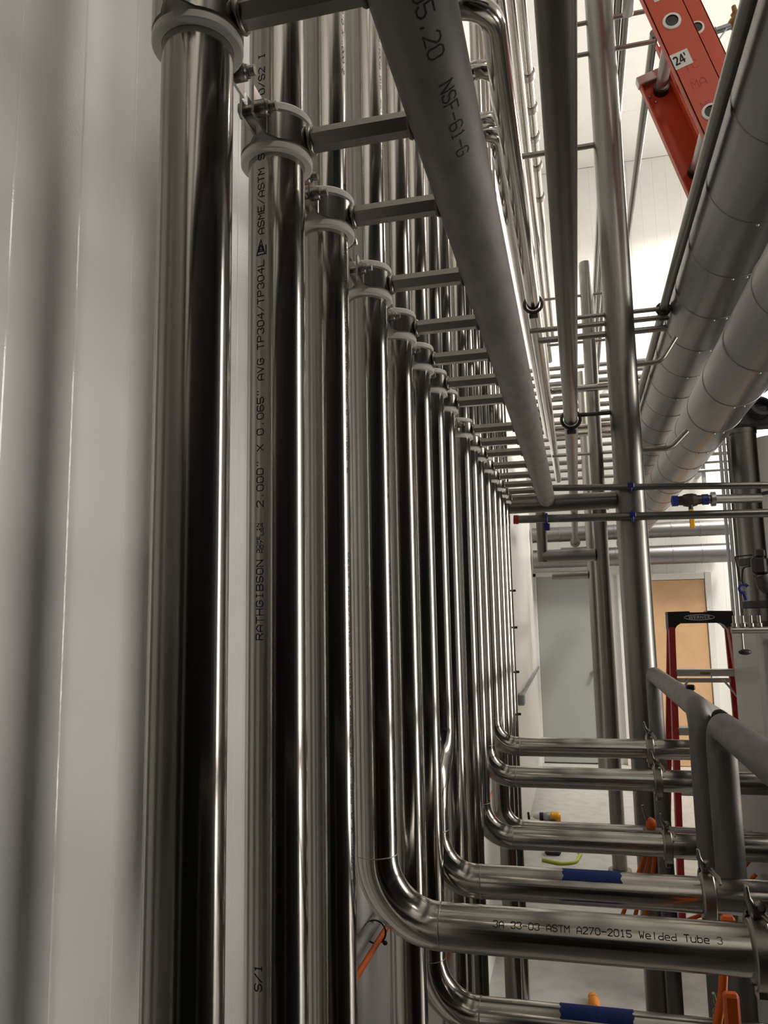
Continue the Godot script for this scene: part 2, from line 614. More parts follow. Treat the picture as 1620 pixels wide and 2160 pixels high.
func tube_row():
	var rng := RandomNumberGenerator.new()
	rng.seed = 7
	var er := 0.076
	var skid_x := 0.427
	var tops := {}          # index -> [y, x, z end, x end]
	tops[6] = [2.85, -0.106, -6.9, -0.106]
	tops[10] = [3.20, -0.150, -5.3, 1.3]
	tops[11] = [3.12, -0.165, -6.1, 1.3]
	tops[12] = [3.28, -0.185, -7.0, 1.3]
	tops[13] = [4.00, -0.170, -7.6, -0.170]
	tops[14] = [4.12, -0.138, -7.4, -0.138]
	tops[15] = [4.25, -0.100, -7.2, -0.100]
	var note := [
		"polished vertical steel tube nearest to the camera, beside the white wall",
		"second polished tube from the left, printed with black lettering along its length",
		"third polished vertical steel tube from the left",
		"fourth tube from the left, elbowing right into a level run with printed lettering",
		"fifth polished vertical tube from the left, running down behind the lettered elbow",
		"sixth tube from the left, elbowing right at the bottom edge under blue tape",
		"seventh tube from the left, kinked low down, elbowing right under blue tape",
		"eighth polished tube from the left, just behind the kinked one",
		"ninth polished vertical steel tube from the left",
		"tenth tube from the left, with the lowest of the three far elbows",
		"eleventh tube from the left, with the middle of the three far elbows",
		"twelfth tube from the left, with the uppermost of the three far elbows",
		"thirteenth tube from the left, elbowing right just behind the lowest far elbow",
		"fourteenth polished vertical steel tube from the left",
		"fifteenth tube from the left, curving back at its low end",
		"sixteenth and farthest tube of the row, with black zip ties"]
	for k in 16:
		var z: float = TZ[k]
		var t := thing("process_tube", note[k], "pipe", "polished tubes along the wall", Vector3(TX, 0, z))
		var pts := []
		var welds := []
		# lower end
		if k == 3:
			pts = [Vector3(skid_x, 1.301, z), Vector3(TX, 1.301, z)]
		elif k == 5:
			pts = [Vector3(skid_x, 1.066, z), Vector3(TX, 1.066, z)]
		elif k == 6:
			pts = [Vector3(skid_x, 1.236, z + 0.080), Vector3(TX, 1.236, z + 0.080), Vector3(TX, 1.375, z + 0.080), Vector3(TX, 1.43, z)]
		elif k == 7:
			pts = [Vector3(TX, 0.93, -1.17), Vector3(TX, 0.93, z)]
		elif k == 9:
			pts = [Vector3(skid_x, 1.147, z), Vector3(TX, 1.147, z)]
		elif k == 10:
			pts = [Vector3(skid_x, 1.257, z), Vector3(TX, 1.257, z)]
		elif k == 11:
			pts = [Vector3(skid_x, 1.302, z), Vector3(TX, 1.302, z)]
		elif k == 12:
			pts = [Vector3(skid_x, 1.043, z), Vector3(TX, 1.043, z)]
		elif k == 14:
			pts = [Vector3(TX, 0.93, -2.575), Vector3(TX, 0.93, z)]
		else:
			pts = [Vector3(TX, 0.02, z)]
		# upper end
		if tops.has(k):
			var q: Array = tops[k]
			pts.append_array([Vector3(TX, q[0], z), Vector3(q[1], q[0], z), Vector3(q[1], q[0], q[2])])
			if q[3] != q[1]: pts.append(Vector3(q[3], q[0], q[2]))
		else:
			pts.append(Vector3(TX, 4.9 - 0.03 * k, z))
		for i in pts.size(): pts[i] -= Vector3(TX, 0, z)
		var m := MB.new()
		m.tube(bend(pts, 0.069 if tops.has(k) else er, 14), TR, 56 if k < 8 else 36)
		var body := part("tube_body", m, M.steel, t)
		if k == 3 or k == 5 or k == 6 or k == 9 or k == 10 or k == 11:
			var yb: float = pts[1].y
			var zz: float = pts[1].z
			part("weld_seam", bead(Vector3(0, yb + er, zz), Vector3.UP, TR - 0.0001, 0.0008, rng, 0.3), M.seam, t)
			part("weld_seam", bead(Vector3(er, yb, zz), Vector3.RIGHT, TR - 0.0001, 0.0008, rng, 0.3), M.seam, t)
		if k == 1: tube_two_text(body)
		if k == 3: tube_four_text(body)
		if k == 2 or k == 3: side_text(body, k)
		if k == 15:
			for y in [1.745, 1.615, 1.46, 1.315, 1.19]:
				var zt := MB.new()
				zt.tube(ring_path(Vector3(0, y, 0), Vector3.UP, TR + 0.002, 0, TAU, 20), 0.0035, 6, false, true)
				zt.box(Vector3(0.03, y, 0.008), Vector3(0.012, 0.008, 0.01), 0.001)
				part("zip_tie", zt, M.black, t)
			for zz in [-3.47, -3.72, -3.97, -4.25, -4.6]:
				var hr := MB.new()
				hr.lathe(Vector3(-0.100 - TX, 4.25, zz - z), Vector3.BACK, [Vector2(0.0254, -0.02), Vector2(0.034, -0.018), Vector2(0.034, 0.018), Vector2(0.0254, 0.02)], 20)
				part("pipe_ring", hr, M.satin, t)
		if k in [3, 5, 6, 9, 10, 11, 12]:
			ferrule(k, Vector3(CLX, pts[0].y, z + pts[0].z))
		tube_clamp(k, rng)
	# the row goes on past the left edge of the picture; its tubes show as fine lines in the polish
	var near := ["nearest of", "second of", "third of", "fourth of", "fifth of", "last of"]
	for k in 6:
		var z: float = -0.215 + 0.152 * k
		var t := thing("process_tube", "polished tube outside the left edge, %s those beside the camera" % near[k], "pipe", "polished tubes along the wall", Vector3(TX, 0, z))
		part("tube_body", rod(Vector3(0, 0.02, 0), Vector3(0, 4.9, 0), TR, 40), M.steel, t)
	blue_tape("strip of blue tape on the level run of the kinked tube", Vector3(0.0, 1.236, TZ[6] + 0.080), -0.043, 0.043, 5)
	blue_tape("strip of blue tape on the level tube at the bottom edge", Vector3(0.0, 1.066, TZ[5]), -0.054, 0.047, 6)

func tube_two_text(t: Node3D):
	var f := Vector3(0, 0, 1)
	var left := Vector3(-1, 0, 0)
	var th := deg_to_rad(4.0)
	var ink := MB.new()
	for s in [["RATHGIBSON", 1.636, 0.0066], ["2.000\" X 0.065\" AVG TP304/TP304L", 1.7445, 0.0068], ["ASME/ASTM SA249/A270/S2 I", 1.985, 0.0070], ["S/1", 1.372, 0.0068]]:
		var w := wrap_text(strokes(s[0], s[2], 0.0062), Vector3(0, s[1], 0), Vector3.UP, f, left, TR, th, 0.00072)
		append(ink, w)
	for s in [["3OPE IN", 1.7065, 0.0036, 0.0034], ["HO7 USA", 1.7065, 0.0036, -0.0002]]:
		append(ink, wrap_text(strokes(s[0], s[2], 0.0026), Vector3(0, s[1], 0), Vector3.UP, f, left, TR, th + s[3] / TR, 0.00042))
	# the small triangle mark
	var tri := [PackedVector2Array([Vector2(0, -0.001), Vector2(0.0135, 0.003), Vector2(0, 0.0075), Vector2(0, -0.001)]),
		PackedVector2Array([Vector2(0.003, 0.0005), Vector2(0.009, 0.003), Vector2(0.003, 0.0055), Vector2(0.003, 0.0005)]),
		PackedVector2Array([Vector2(0.0045, 0.002), Vector2(0.0045, 0.0045)]), PackedVector2Array([Vector2(0.0, -0.002), Vector2(0.008, -0.002)])]
	append(ink, wrap_text(tri, Vector3(0, 1.966, 0), Vector3.UP, f, left, TR, th, 0.0008))
	part("printed_lettering", ink, M.ink, t, "stuff")

func tube_four_text(t: Node3D):
	var ink := MB.new()
	var f := Vector3(0, 0, 1)
	append(ink, wrap_text(strokes("3A 33-03 ASTM A270-2015 Welded Tube", 0.0064, 0.0066), Vector3(-0.108 - TX, 1.301, 0), Vector3.RIGHT, f, Vector3.UP, TR, deg_to_rad(28), 0.0009))
	part("printed_lettering", ink, M.ink, t, "stuff")
	var g := wrap_text(strokes("3", 0.0064, 0.0066), Vector3(-0.108 - TX + 0.0064 * 36, 1.301, 0), Vector3.RIGHT, f, Vector3.UP, TR, deg_to_rad(28), 0.0006)
	part("printed_lettering", g, M.fade_ink, t, "stuff")

func side_text(t: Node3D, k: int):
	# the same kind of line, seen almost edge on at the right of the next tubes
	var ink := MB.new()
	var line := "2.000\" X 0.065\" AVG TP304/TP304L ASME/ASTM A270"
	for y in [1.40, 1.80, 2.25]:
		append(ink, wrap_text(strokes(line, 0.0068, 0.0045), Vector3(0, y, 0), Vector3.UP, Vector3(0, 0, 1), Vector3(-1, 0, 0), TR, deg_to_rad(-84.0), 0.0006))
	part("printed_lettering", ink, M.ink, t, "stuff")

func append(a: MB, b: MB):
	var s := a.v.size()
	a.v.append_array(b.v); a.n.append_array(b.n); a.u.append_array(b.u)
	for q in b.ix: a.ix.append(s + q)

func blue_tape(label: String, c: Vector3, x0: float, x1: float, seed: int):
	var m := MB.new()
	var rng := RandomNumberGenerator.new()
	rng.seed = seed
	var r := TR + 0.0006
	var steps := 20
	var a0 := deg_to_rad(38.0)
	var a1 := deg_to_rad(158.0)
	for k in steps:
		var p := lerpf(a0, a1, float(k) / steps)
		var q := lerpf(a0, a1, float(k + 1) / steps)
		var e := func(a: float, x: float, rr: float) -> Vector3: return c + Vector3(x, sin(a) * rr, cos(a) * rr)
		var rag := 0.0015 * sin(k * 1.3 + seed)
		m.quad(e.call(p, x0 + rag, r), e.call(p, x1 - rag, r), e.call(q, x1 - rag * 0.6, r), e.call(q, x0 + rag * 0.6, r))
		m.quad(e.call(p, x0 + rag, r - 0.0005), e.call(p, x0 + rag, r), e.call(q, x0 + rag * 0.6, r), e.call(q, x0 + rag * 0.6, r - 0.0005))
		m.quad(e.call(p, x1 - rag, r), e.call(p, x1 - rag, r - 0.0005), e.call(q, x1 - rag * 0.6, r - 0.0005), e.call(q, x1 - rag * 0.6, r))
	solo("tape_strip", m, M.tape, label, "tape", "blue tape strips")

# a hygienic clamp round a joint of a level run: ferrule band, hinge, wing nut
func ferrule(k: int, c: Vector3):
	var t := thing("ferrule_clamp", "hinged steel ferrule clamp with wing nut on the level run of the %s tube" % ORD[k], "clamp", "ferrule clamps at the skid", c)
	var f := MB.new()
	f.lathe(Vector3.ZERO, Vector3.RIGHT, [Vector2(TR, -0.010), Vector2(0.030, -0.009), Vector2(0.0325, -0.003), Vector2(0.0325, 0.003), Vector2(0.030, 0.009), Vector2(TR, 0.010)], 32)
	part("ferrule", f, M.satin, t)
	for s in [0, 1]:
		var b := MB.new()
		b.lathe(Vector3.ZERO, Vector3.RIGHT, [Vector2(0.0330, -0.0075), Vector2(0.0365, -0.0085), Vector2(0.0375, -0.007), Vector2(0.0375, 0.007), Vector2(0.0365, 0.0085), Vector2(0.0330, 0.0075)], 20, deg_to_rad(14 + 180 * s), deg_to_rad(166 + 180 * s), Vector3.UP)
		part("band_half", b, M.weld, t)
	for z in [-0.006, 0.006]:
		var lug := MB.new()
		lug.box(Vector3(0, 0.0405, z), Vector3(0.013, 0.016, 0.010), 0.002)
		part("lug", lug, M.bolt, t)
	var h := MB.new()
	h.box(Vector3(0, -0.0405, 0), Vector3(0.012, 0.012, 0.014), 0.002)
	part("hinge", h, M.bolt, t)
	var w := MB.new()
	w.tube(PackedVector3Array([Vector3(0, 0.040, -0.014), Vector3(0, 0.052, 0.030)]), 0.003, 10)
	w.tube(PackedVector3Array([Vector3(-0.004, 0.045, 0.018), Vector3(-0.012, 0.062, 0.028), Vector3(-0.013, 0.074, 0.033)]), [0.004, 0.0035, 0.002], 8)
	w.tube(PackedVector3Array([Vector3(0.004, 0.043, 0.018), Vector3(0.012, 0.036, 0.036), Vector3(0.013, 0.030, 0.046)]), [0.004, 0.0035, 0.002], 8)
	w.lathe(Vector3(0, 0.046, 0.010), Vector3(0, 0.26, 0.96), [Vector2(0.0, 0.0), Vector2(0.006, 0.0), Vector2(0.0065, 0.012), Vector2(0.0, 0.013)], 12)
	part("wing_nut", w, M.bolt, t)

# two piece pipe clamp with white plastic liner, bolts along x
func tube_clamp(k: int, rng: RandomNumberGenerator):
	var yc := 2.082
	var label: String = "steel pipe clamp with white liner holding the %s tube from the left" % ORD[k]
	var t := thing("pipe_clamp", label, "clamp", "pipe clamps on the support pipe", Vector3(TX, yc, TZ[k]))
	var sides := 40 if k < 6 else 24
	var l := MB.new()
	var li := TR + 0.0002
	l.lathe(Vector3.ZERO, Vector3.UP, [Vector2(li, -0.0215), Vector2(0.0315, -0.0215), Vector2(0.0325, -0.0205), Vector2(0.0325, -0.0155), Vector2(0.0315, -0.0145), Vector2(0.0300, -0.0140), Vector2(0.0300, 0.0140), Vector2(0.0315, 0.0145), Vector2(0.0325, 0.0155), Vector2(0.0325, 0.0215), Vector2(0.0315, 0.0230), Vector2(li, 0.0230)], sides)
	part("liner", l, M.liner, t)
	for s in [-1.0, 1.0]:
		var b := MB.new()
		# strip outline seen from above: arc plus ears at both ends, extruded up
		var outer := PackedVector2Array()
		var inner := PackedVector2Array()
		var ro := 0.0326
		var ri := 0.0304
		var g := 0.0042
		var a0 := deg_to_rad(24.0)
		outer.append(Vector2(s * (g + 0.0022), 0.067)); inner.append(Vector2(s * g, 0.067))
		outer.append(Vector2(s * (g + 0.0022), 0.0385)); inner.append(Vector2(s * g, 0.0375))
		for q in 25:
			var a := lerpf(a0, PI - a0, q / 24.0)
			outer.append(Vector2(s * sin(a) * ro, cos(a) * ro)); inner.append(Vector2(s * sin(a) * ri, cos(a) * ri))
		outer.append(Vector2(s * (g + 0.0022), -0.0385)); inner.append(Vector2(s * g, -0.0375))
		outer.append(Vector2(s * (g + 0.0022), -0.067)); inner.append(Vector2(s * g, -0.067))
		for q in outer.size() - 1:
			var pa := outer[q]; var pb := outer[q + 1]; var ia := inner[q]; var ib := inner[q + 1]
			var hh := 0.0125
			var v3 := func(p: Vector2, y: float) -> Vector3: return Vector3(p.x, y, p.y)
			if s > 0:
				b.quad(v3.call(pa, hh), v3.call(pb, hh), v3.call(pb, -hh), v3.call(pa, -hh))
				b.quad(v3.call(ib, hh), v3.call(ia, hh), v3.call(ia, -hh), v3.call(ib, -hh))
			else:
				b.quad(v3.call(pb, hh), v3.call(pa, hh), v3.call(pa, -hh), v3.call(pb, -hh))
				b.quad(v3.call(ia, hh), v3.call(ib, hh), v3.call(ib, -hh), v3.call(ia, -hh))
			b.quad(v3.call(pa, hh), v3.call(ia, hh), v3.call(ib, hh), v3.call(pb, hh))
			b.quad(v3.call(pa, -hh), v3.call(pb, -hh), v3.call(ib, -hh), v3.call(ia, -hh))
		for e in [0, outer.size() - 1]:
			b.quad(Vector3(outer[e].x, 0.0125, outer[e].y), Vector3(outer[e].x, -0.0125, outer[e].y), Vector3(inner[e].x, -0.0125, inner[e].y), Vector3(inner[e].x, 0.0125, inner[e].y))
		smooth_arc(b)
		part("band_half", b, M.band, t)
	for s in [-1.0, 1.0]:
		var zb: float = 0.054 * s
		var bo := MB.new()
		bo.lathe(Vector3(-0.0064, 0, zb), Vector3.LEFT, [Vector2(0, 0), Vector2(0.0072, 0), Vector2(0.0072, 0.0045), Vector2(0.0062, 0.0055), Vector2(0, 0.0055)], 6)
		bo.tube(PackedVector3Array([Vector3(-0.007, 0, zb), Vector3(0.021, 0, zb)]), 0.0038, 12)
		for q in 5: bo.tube(ring_path(Vector3(0.0155 + q * 0.0012, 0, zb), Vector3.RIGHT, 0.0038, 0, TAU, 12), 0.0004, 4, false, true)
		var bolt := part("bolt", bo, M.bolt, t)
		var nu := MB.new()
		nu.lathe(Vector3(0.0064, 0, zb), Vector3.RIGHT, [Vector2(0.0038, 0), Vector2(0.0074, 0), Vector2(0.0074, 0.0062), Vector2(0.0058, 0.0072), Vector2(0.0056, 0.0092), Vector2(0.0038, 0.0096)], 6 if k < 4 else 6)
		part("nut", nu, M.bolt, bolt)

func smooth_arc(b: MB):
	# round the shading of the band: outward faces take the radial direction
	for q in b.v.size():
		var r := Vector3(b.v[q].x, 0, b.v[q].z)
		var nn: Vector3 = b.n[q]
		if absf(nn.y) < 0.5 and r.length() < 0.034 and absf(r.x) > 0.012:
			b.n[q] = r.normalized() * signf(nn.dot(r))

func support_rail():
	var rng := RandomNumberGenerator.new()
	rng.seed = 19
	var c := Vector3(-0.0904, 2.082, 0)
	var t := thing("support_pipe", "dull grey support pipe with stencilled lettering carrying the tube clamps", "pipe")
	var m := MB.new()
	m.tube(PackedVector3Array([c + Vector3(0, 0, 0.8), c + Vector3(0, 0, -0.9), c + Vector3(0, 0, -2.868)]), 0.0305, 56)
	part("pipe_body", m, M.dull, t)
	var arm := MB.new()
	arm.tube(PackedVector3Array([Vector3(TX + 0.0322, 0, 0), Vector3(-0.1195, 0, 0)]), 0.0108, 6)
	flat_sides(arm)
	var am := arm.mesh()
	for k in 16:
		var a := part("arm", am, M.satin, t)
		a.position = Vector3(0, 2.082, TZ[k])
		a.rotation.x = PI / 2
		part("weld_bead", bead(Vector3(TX + 0.034, 2.082, TZ[k]), Vector3.RIGHT, 0.0108, 0.0026, rng), M.weld, t)
		part("weld_bead", bead(Vector3(-0.1208, 2.082, TZ[k]), Vector3.RIGHT, 0.0108, 0.0022, rng), M.dull, t)
	# stencilled letters run along the pipe, feet towards the tubes
	var f := Vector3(0.205, -0.979, 0)
	var side := Vector3(0.979, 0.205, 0)
	var ink := wrap_text(strokes("05.20", 0.0135, 0.0125), Vector3(c.x, c.y, -0.440), Vector3(0, 0, -1), f, side, 0.0305, deg_to_rad(0), 0.0013)
	append(ink, wrap_text(strokes("NSF-61-G", 0.0122, 0.0115), Vector3(c.x, c.y, -0.533), Vector3(0, 0, -1), f, side, 0.0305, deg_to_rad(4), 0.0012))
	part("stencilled_lettering", ink, M.paint_ink, t, "stuff")

func flat_sides(m: MB):
	# give a six sided bar flat faces
	var nv := PackedVector3Array(); var nn := PackedVector3Array(); var nu := PackedVector2Array(); var ni := PackedInt32Array()
	for q in range(0, m.ix.size(), 3):
		var a := m.v[m.ix[q]]; var b := m.v[m.ix[q + 1]]; var c := m.v[m.ix[q + 2]]
		var w := (m.n[m.ix[q]] + m.n[m.ix[q + 1]] + m.n[m.ix[q + 2]]).normalized()
		var g := (b - a).cross(c - a).normalized()
		if g.dot(w) < 0: g = -g
		for p in [a, b, c]:
			ni.append(nv.size()); nv.append(p); nn.append(g); nu.append(Vector2.ZERO)
	m.v = nv; m.n = nn; m.u = nu; m.ix = ni

# ------------------------------------------------------------------ posts with their brackets
func hook(t: Node3D, a: Vector3, b: Vector3, r: float, up: float):
	var m := MB.new()
	m.tube(bend([a, b, b + Vector3(0.06, up, 0)], 0.05, 8), r, 12)
	part("hook_bracket", m, M.satin, t)

func hanger_ring(t: Node3D, c: Vector3, r: float):
	var m := MB.new()
	m.tube(ring_path(c, Vector3.BACK, r, 0, TAU, 28), 0.006, 8, false, true)
	m.box(c + Vector3(0, -r - 0.014, 0), Vector3(0.034, 0.016, 0.014), 0.002)
	part("hanger_ring", m, M.darkbox, t)

func posts():
	var defs := [
		[Vector3(0.207, 0, -2.9), 0.054, "tall brushed steel post crossing the middle right of the picture"],
		[Vector3(0.182, 0, -5.5), 0.047, "bright capped steel post behind the tall foreground post"],
		[Vector3(0.165, 0, -8.1), 0.047, "farthest steel post, in front of the back wall beside the grey door"]]
	for k in 3:
		var d: Array = defs[k]
		var r: float = d[1]
		var t := thing("steel_post", d[2], "post", "steel posts down the room", d[0])
		var m := MB.new()
		m.tube(PackedVector3Array([Vector3(0, 0, 0), Vector3(0, 2.1, 0), Vector3(0, 4.17, 0), Vector3(0, 4.195, 0), Vector3(0, 4.2, 0)]), [r, r, r, r * 0.9, r * 0.6], 44)
		part("post_body", m, M.brushed, t)
		var fl := MB.new()
		fl.lathe(Vector3.ZERO, Vector3.UP, [Vector2(0.074, 0.0), Vector2(0.074, 0.012), Vector2(r, 0.012)], 28)
		part("foot_plate", fl, M.satin, t)
		# cross tube carrying the support pipe
		var x0 := -0.465 if k == 0 else -0.40
		part("cross_tube", rod(Vector3(x0 + (0.0 if k else 0.0), 2.068, 0), Vector3(-r * 0.9, 2.068, 0), 0.0315 if k == 0 else 0.042, 28), M.brushed, t)
		if k == 0:
			for q in [[2.776, -0.15, 0.155, 0.0085], [2.742, -0.33, 0.175, 0.010], [3.47, -0.46, 0.0, 0.011], [3.864, -0.16, 0.20, 0.009], [4.0, -0.16, 0.17, 0.009], [2.70, -0.3, 0.16, 0.012]]:
				part("bracket_rod", rod(Vector3(q[1], q[0], 0.0), Vector3(q[2], q[0], 0.0), q[3], 12), M.satin, t)
			part("bracket_rod", rod(Vector3(-0.165, 2.396, 0), Vector3(-r, 2.396, 0), 0.008, 12), M.darkbox, t)
			hanger_ring(t, Vector3(0.012 - 0.207, 2.382, 0), 0.034)
			hanger_ring(t, Vector3(-0.106 - 0.207, 2.85, 0), 0.034)
			hanger_ring(t, Vector3(0.366 - 0.207, 2.774, 0), 0.022)
			hook(t, Vector3(0.05, 2.571, 0), Vector3(0.135, 2.571, 0), 0.009, 0.09)
			hook(t, Vector3(0.05, 2.247, 0), Vector3(0.15, 2.247, 0), 0.010, 0.06)
		else:
			for y in [2.345, 2.78, 3.25, 3.6, 3.95]:
				part("bracket_rod", rod(Vector3(-0.30, y, 0), Vector3(0.15, y, 0), 0.010, 10), M.satin, t)
			if k == 1:
				part("drop_tube", rod(Vector3(-0.40, 2.03, 0), Vector3(-0.40, 2.62, 0), 0.036, 24), M.brushed, t)
	# two thin cross pipes tied to the first post
	var zt := -2.9 + 0.054 + 0.0165
	var s := zt / -2.9
	for q in [[Vector3(-0.075, 2.126, 0), Vector3(1.0, 2.076, 0), 0.0118, "upper of two thin level pipes tied across the tall steel post", false], [Vector3(-0.203, 2.014, 0), Vector3(1.0, 1.986, 0), 0.0145, "lower of two thin level pipes tied across the tall steel post", true]]:
		var a: Vector3 = q[0]
		var b: Vector3 = q[1]
		var up := Vector3(0, CAM_Y, 0)
		a = up + (a - up) * Vector3(s, s, 0) + Vector3(0, 0, zt)
		b = up + (b - up) * Vector3(s, s, 0) + Vector3(0, 0, zt)
		var t := thing("cross_pipe", q[3], "pipe", "thin level cross pipes")
		part("pipe_body", rod(a, b, q[2], 20), M.brushed, t)
		if q[4]:
			part("end_cap", rod(a + Vector3(-0.012, 0, 0), a + Vector3(0.006, -0.001, 0), q[2] + 0.002, 16), M.red, t)
		var xs := [0.205, -0.092] if q[4] else [0.205]
		for x in xs:
			var y: float = lerpf(a.y, b.y, (x - a.x) / (b.x - a.x))
			var c := MB.new()
			c.tube(ring_path(Vector3(x, y, zt), Vector3.RIGHT, q[2] + 0.002, 0, TAU, 18), 0.005, 6, false, true)
			c.box(Vector3(x, y - q[2] - 0.016 if x < 0 else y + 0.004, zt + (0.0 if x < 0 else 0.014)), Vector3(0.022, 0.026 if x < 0 else 0.018, 0.012), 0.002)
			part("blue_tie", c, M.blue, t)

# ------------------------------------------------------------------ overhead pipes
func overhead():
	var m := MB.new()
	m.tube(PackedVector3Array([Vector3(0.012, 2.382, 0.6), Vector3(0.012, 2.382, -3.6), Vector3(0.012, 2.382, -7.9)]), 0.0254, 44)
	var t := thing("overhead_pipe", "dark polished pipe running away overhead in the middle, left of the tall post", "pipe")
	part("pipe_body", m, M.darksteel, t)
	var f := MB.new()
	f.lathe(Vector3(0.012, 2.382, -7.9), Vector3.BACK, [Vector2(0.0254, 0.03), Vector2(0.05, 0.03), Vector2(0.05, 0.0), Vector2(0.0, 0.0)], 24)
	part("end_flange", f, M.satin, t)
	m = MB.new()
	m.tube(PackedVector3Array([Vector3(0.366, 2.774, 0.3), Vector3(0.366, 2.774, -8.4)]), 0.0155, 24)
	solo("overhead_pipe", m, M.brushed, "thin dark pipe running away overhead along the left of the jacketed ducts", "pipe")
	var k := 0
	for x in [0.283, 0.322, 0.361]:
		solo("overhead_pipe", rod(Vector3(x, 4.42, -0.5), Vector3(x, 4.42, -8.8), 0.018, 20), M.brushed, "%s of three pale pipes running away high up behind the orange ladder" % ["left", "middle", "right"][k], "pipe", "pale high pipes")
		k += 1
	solo("overhead_pipe", rod(Vector3(0.405, 3.892, -2.89), Vector3(0.405, 3.892, -5.2), 0.017, 20), M.brushed, "short grey pipe held in a hook beside the orange ladder", "pipe")
	# jacketed ducts
	for d in [[Vector3(0.520, 2.780, 0), 0.130, 0.335, -1.72, "upper aluminium jacketed duct running away at the right, below the orange ladder"], [Vector3(0.538, 2.414, 0), 0.100, 0.37, -1.89, "lower aluminium jacketed duct running away at the right"]]:
		var du := thing("jacketed_duct", d[4], "duct", "aluminium jacketed ducts", d[0])
		var sec := MB.new()
		var R: float = d[1]
		var L: float = d[2]
		sec.lathe(Vector3.ZERO, Vector3.FORWARD, [Vector2(R - 0.0015, -0.004), Vector2(R + 0.0012, -0.001), Vector2(R + 0.0020, 0.003), Vector2(R + 0.0012, 0.007), Vector2(R, 0.010), Vector2(R - 0.0005, L)], 64)
		for q in sec.v.size():
			if absf(sec.n[q].z) < 0.3: sec.n[q] = Vector3(sec.v[q].x, sec.v[q].y, 0).normalized()
		var sm := sec.mesh()
		var z: float = d[3] + L * 4
		var rivet := MB.new()
		rivet.ball(Vector3.ZERO, Vector3(0.004, 0.004, 0.004), 8, 5)
		var rm := rivet.mesh()
		for q in 22:
			var o := part("jacket_section", sm, M.jacket, du)
			o.position.z = z - L * q
			if q > 3 and q < 11:
				for ang in [2.95, 3.25]:
					var rv := part("rivet", rm, M.alu, du)
					rv.position = Vector3(sin(ang) * (R + 0.002), cos(ang) * (R + 0.002), z - L * q - 0.006)

# ------------------------------------------------------------------ ladders
func channel(L: float, w: float, fl: float, th: float) -> MB:
	# C channel: length along -y from 0, web in x/y at z 0, flanges towards -z
	var m := MB.new()
	m.box(Vector3(w / 2, -L / 2, -th / 2), Vector3(w, L, th), 0.001)
	m.box(Vector3(th / 2, -L / 2, -fl / 2), Vector3(th, L, fl), 0.001)
	m.box(Vector3(w - th / 2, -L / 2, -fl / 2), Vector3(th, L, fl), 0.001)
	return m

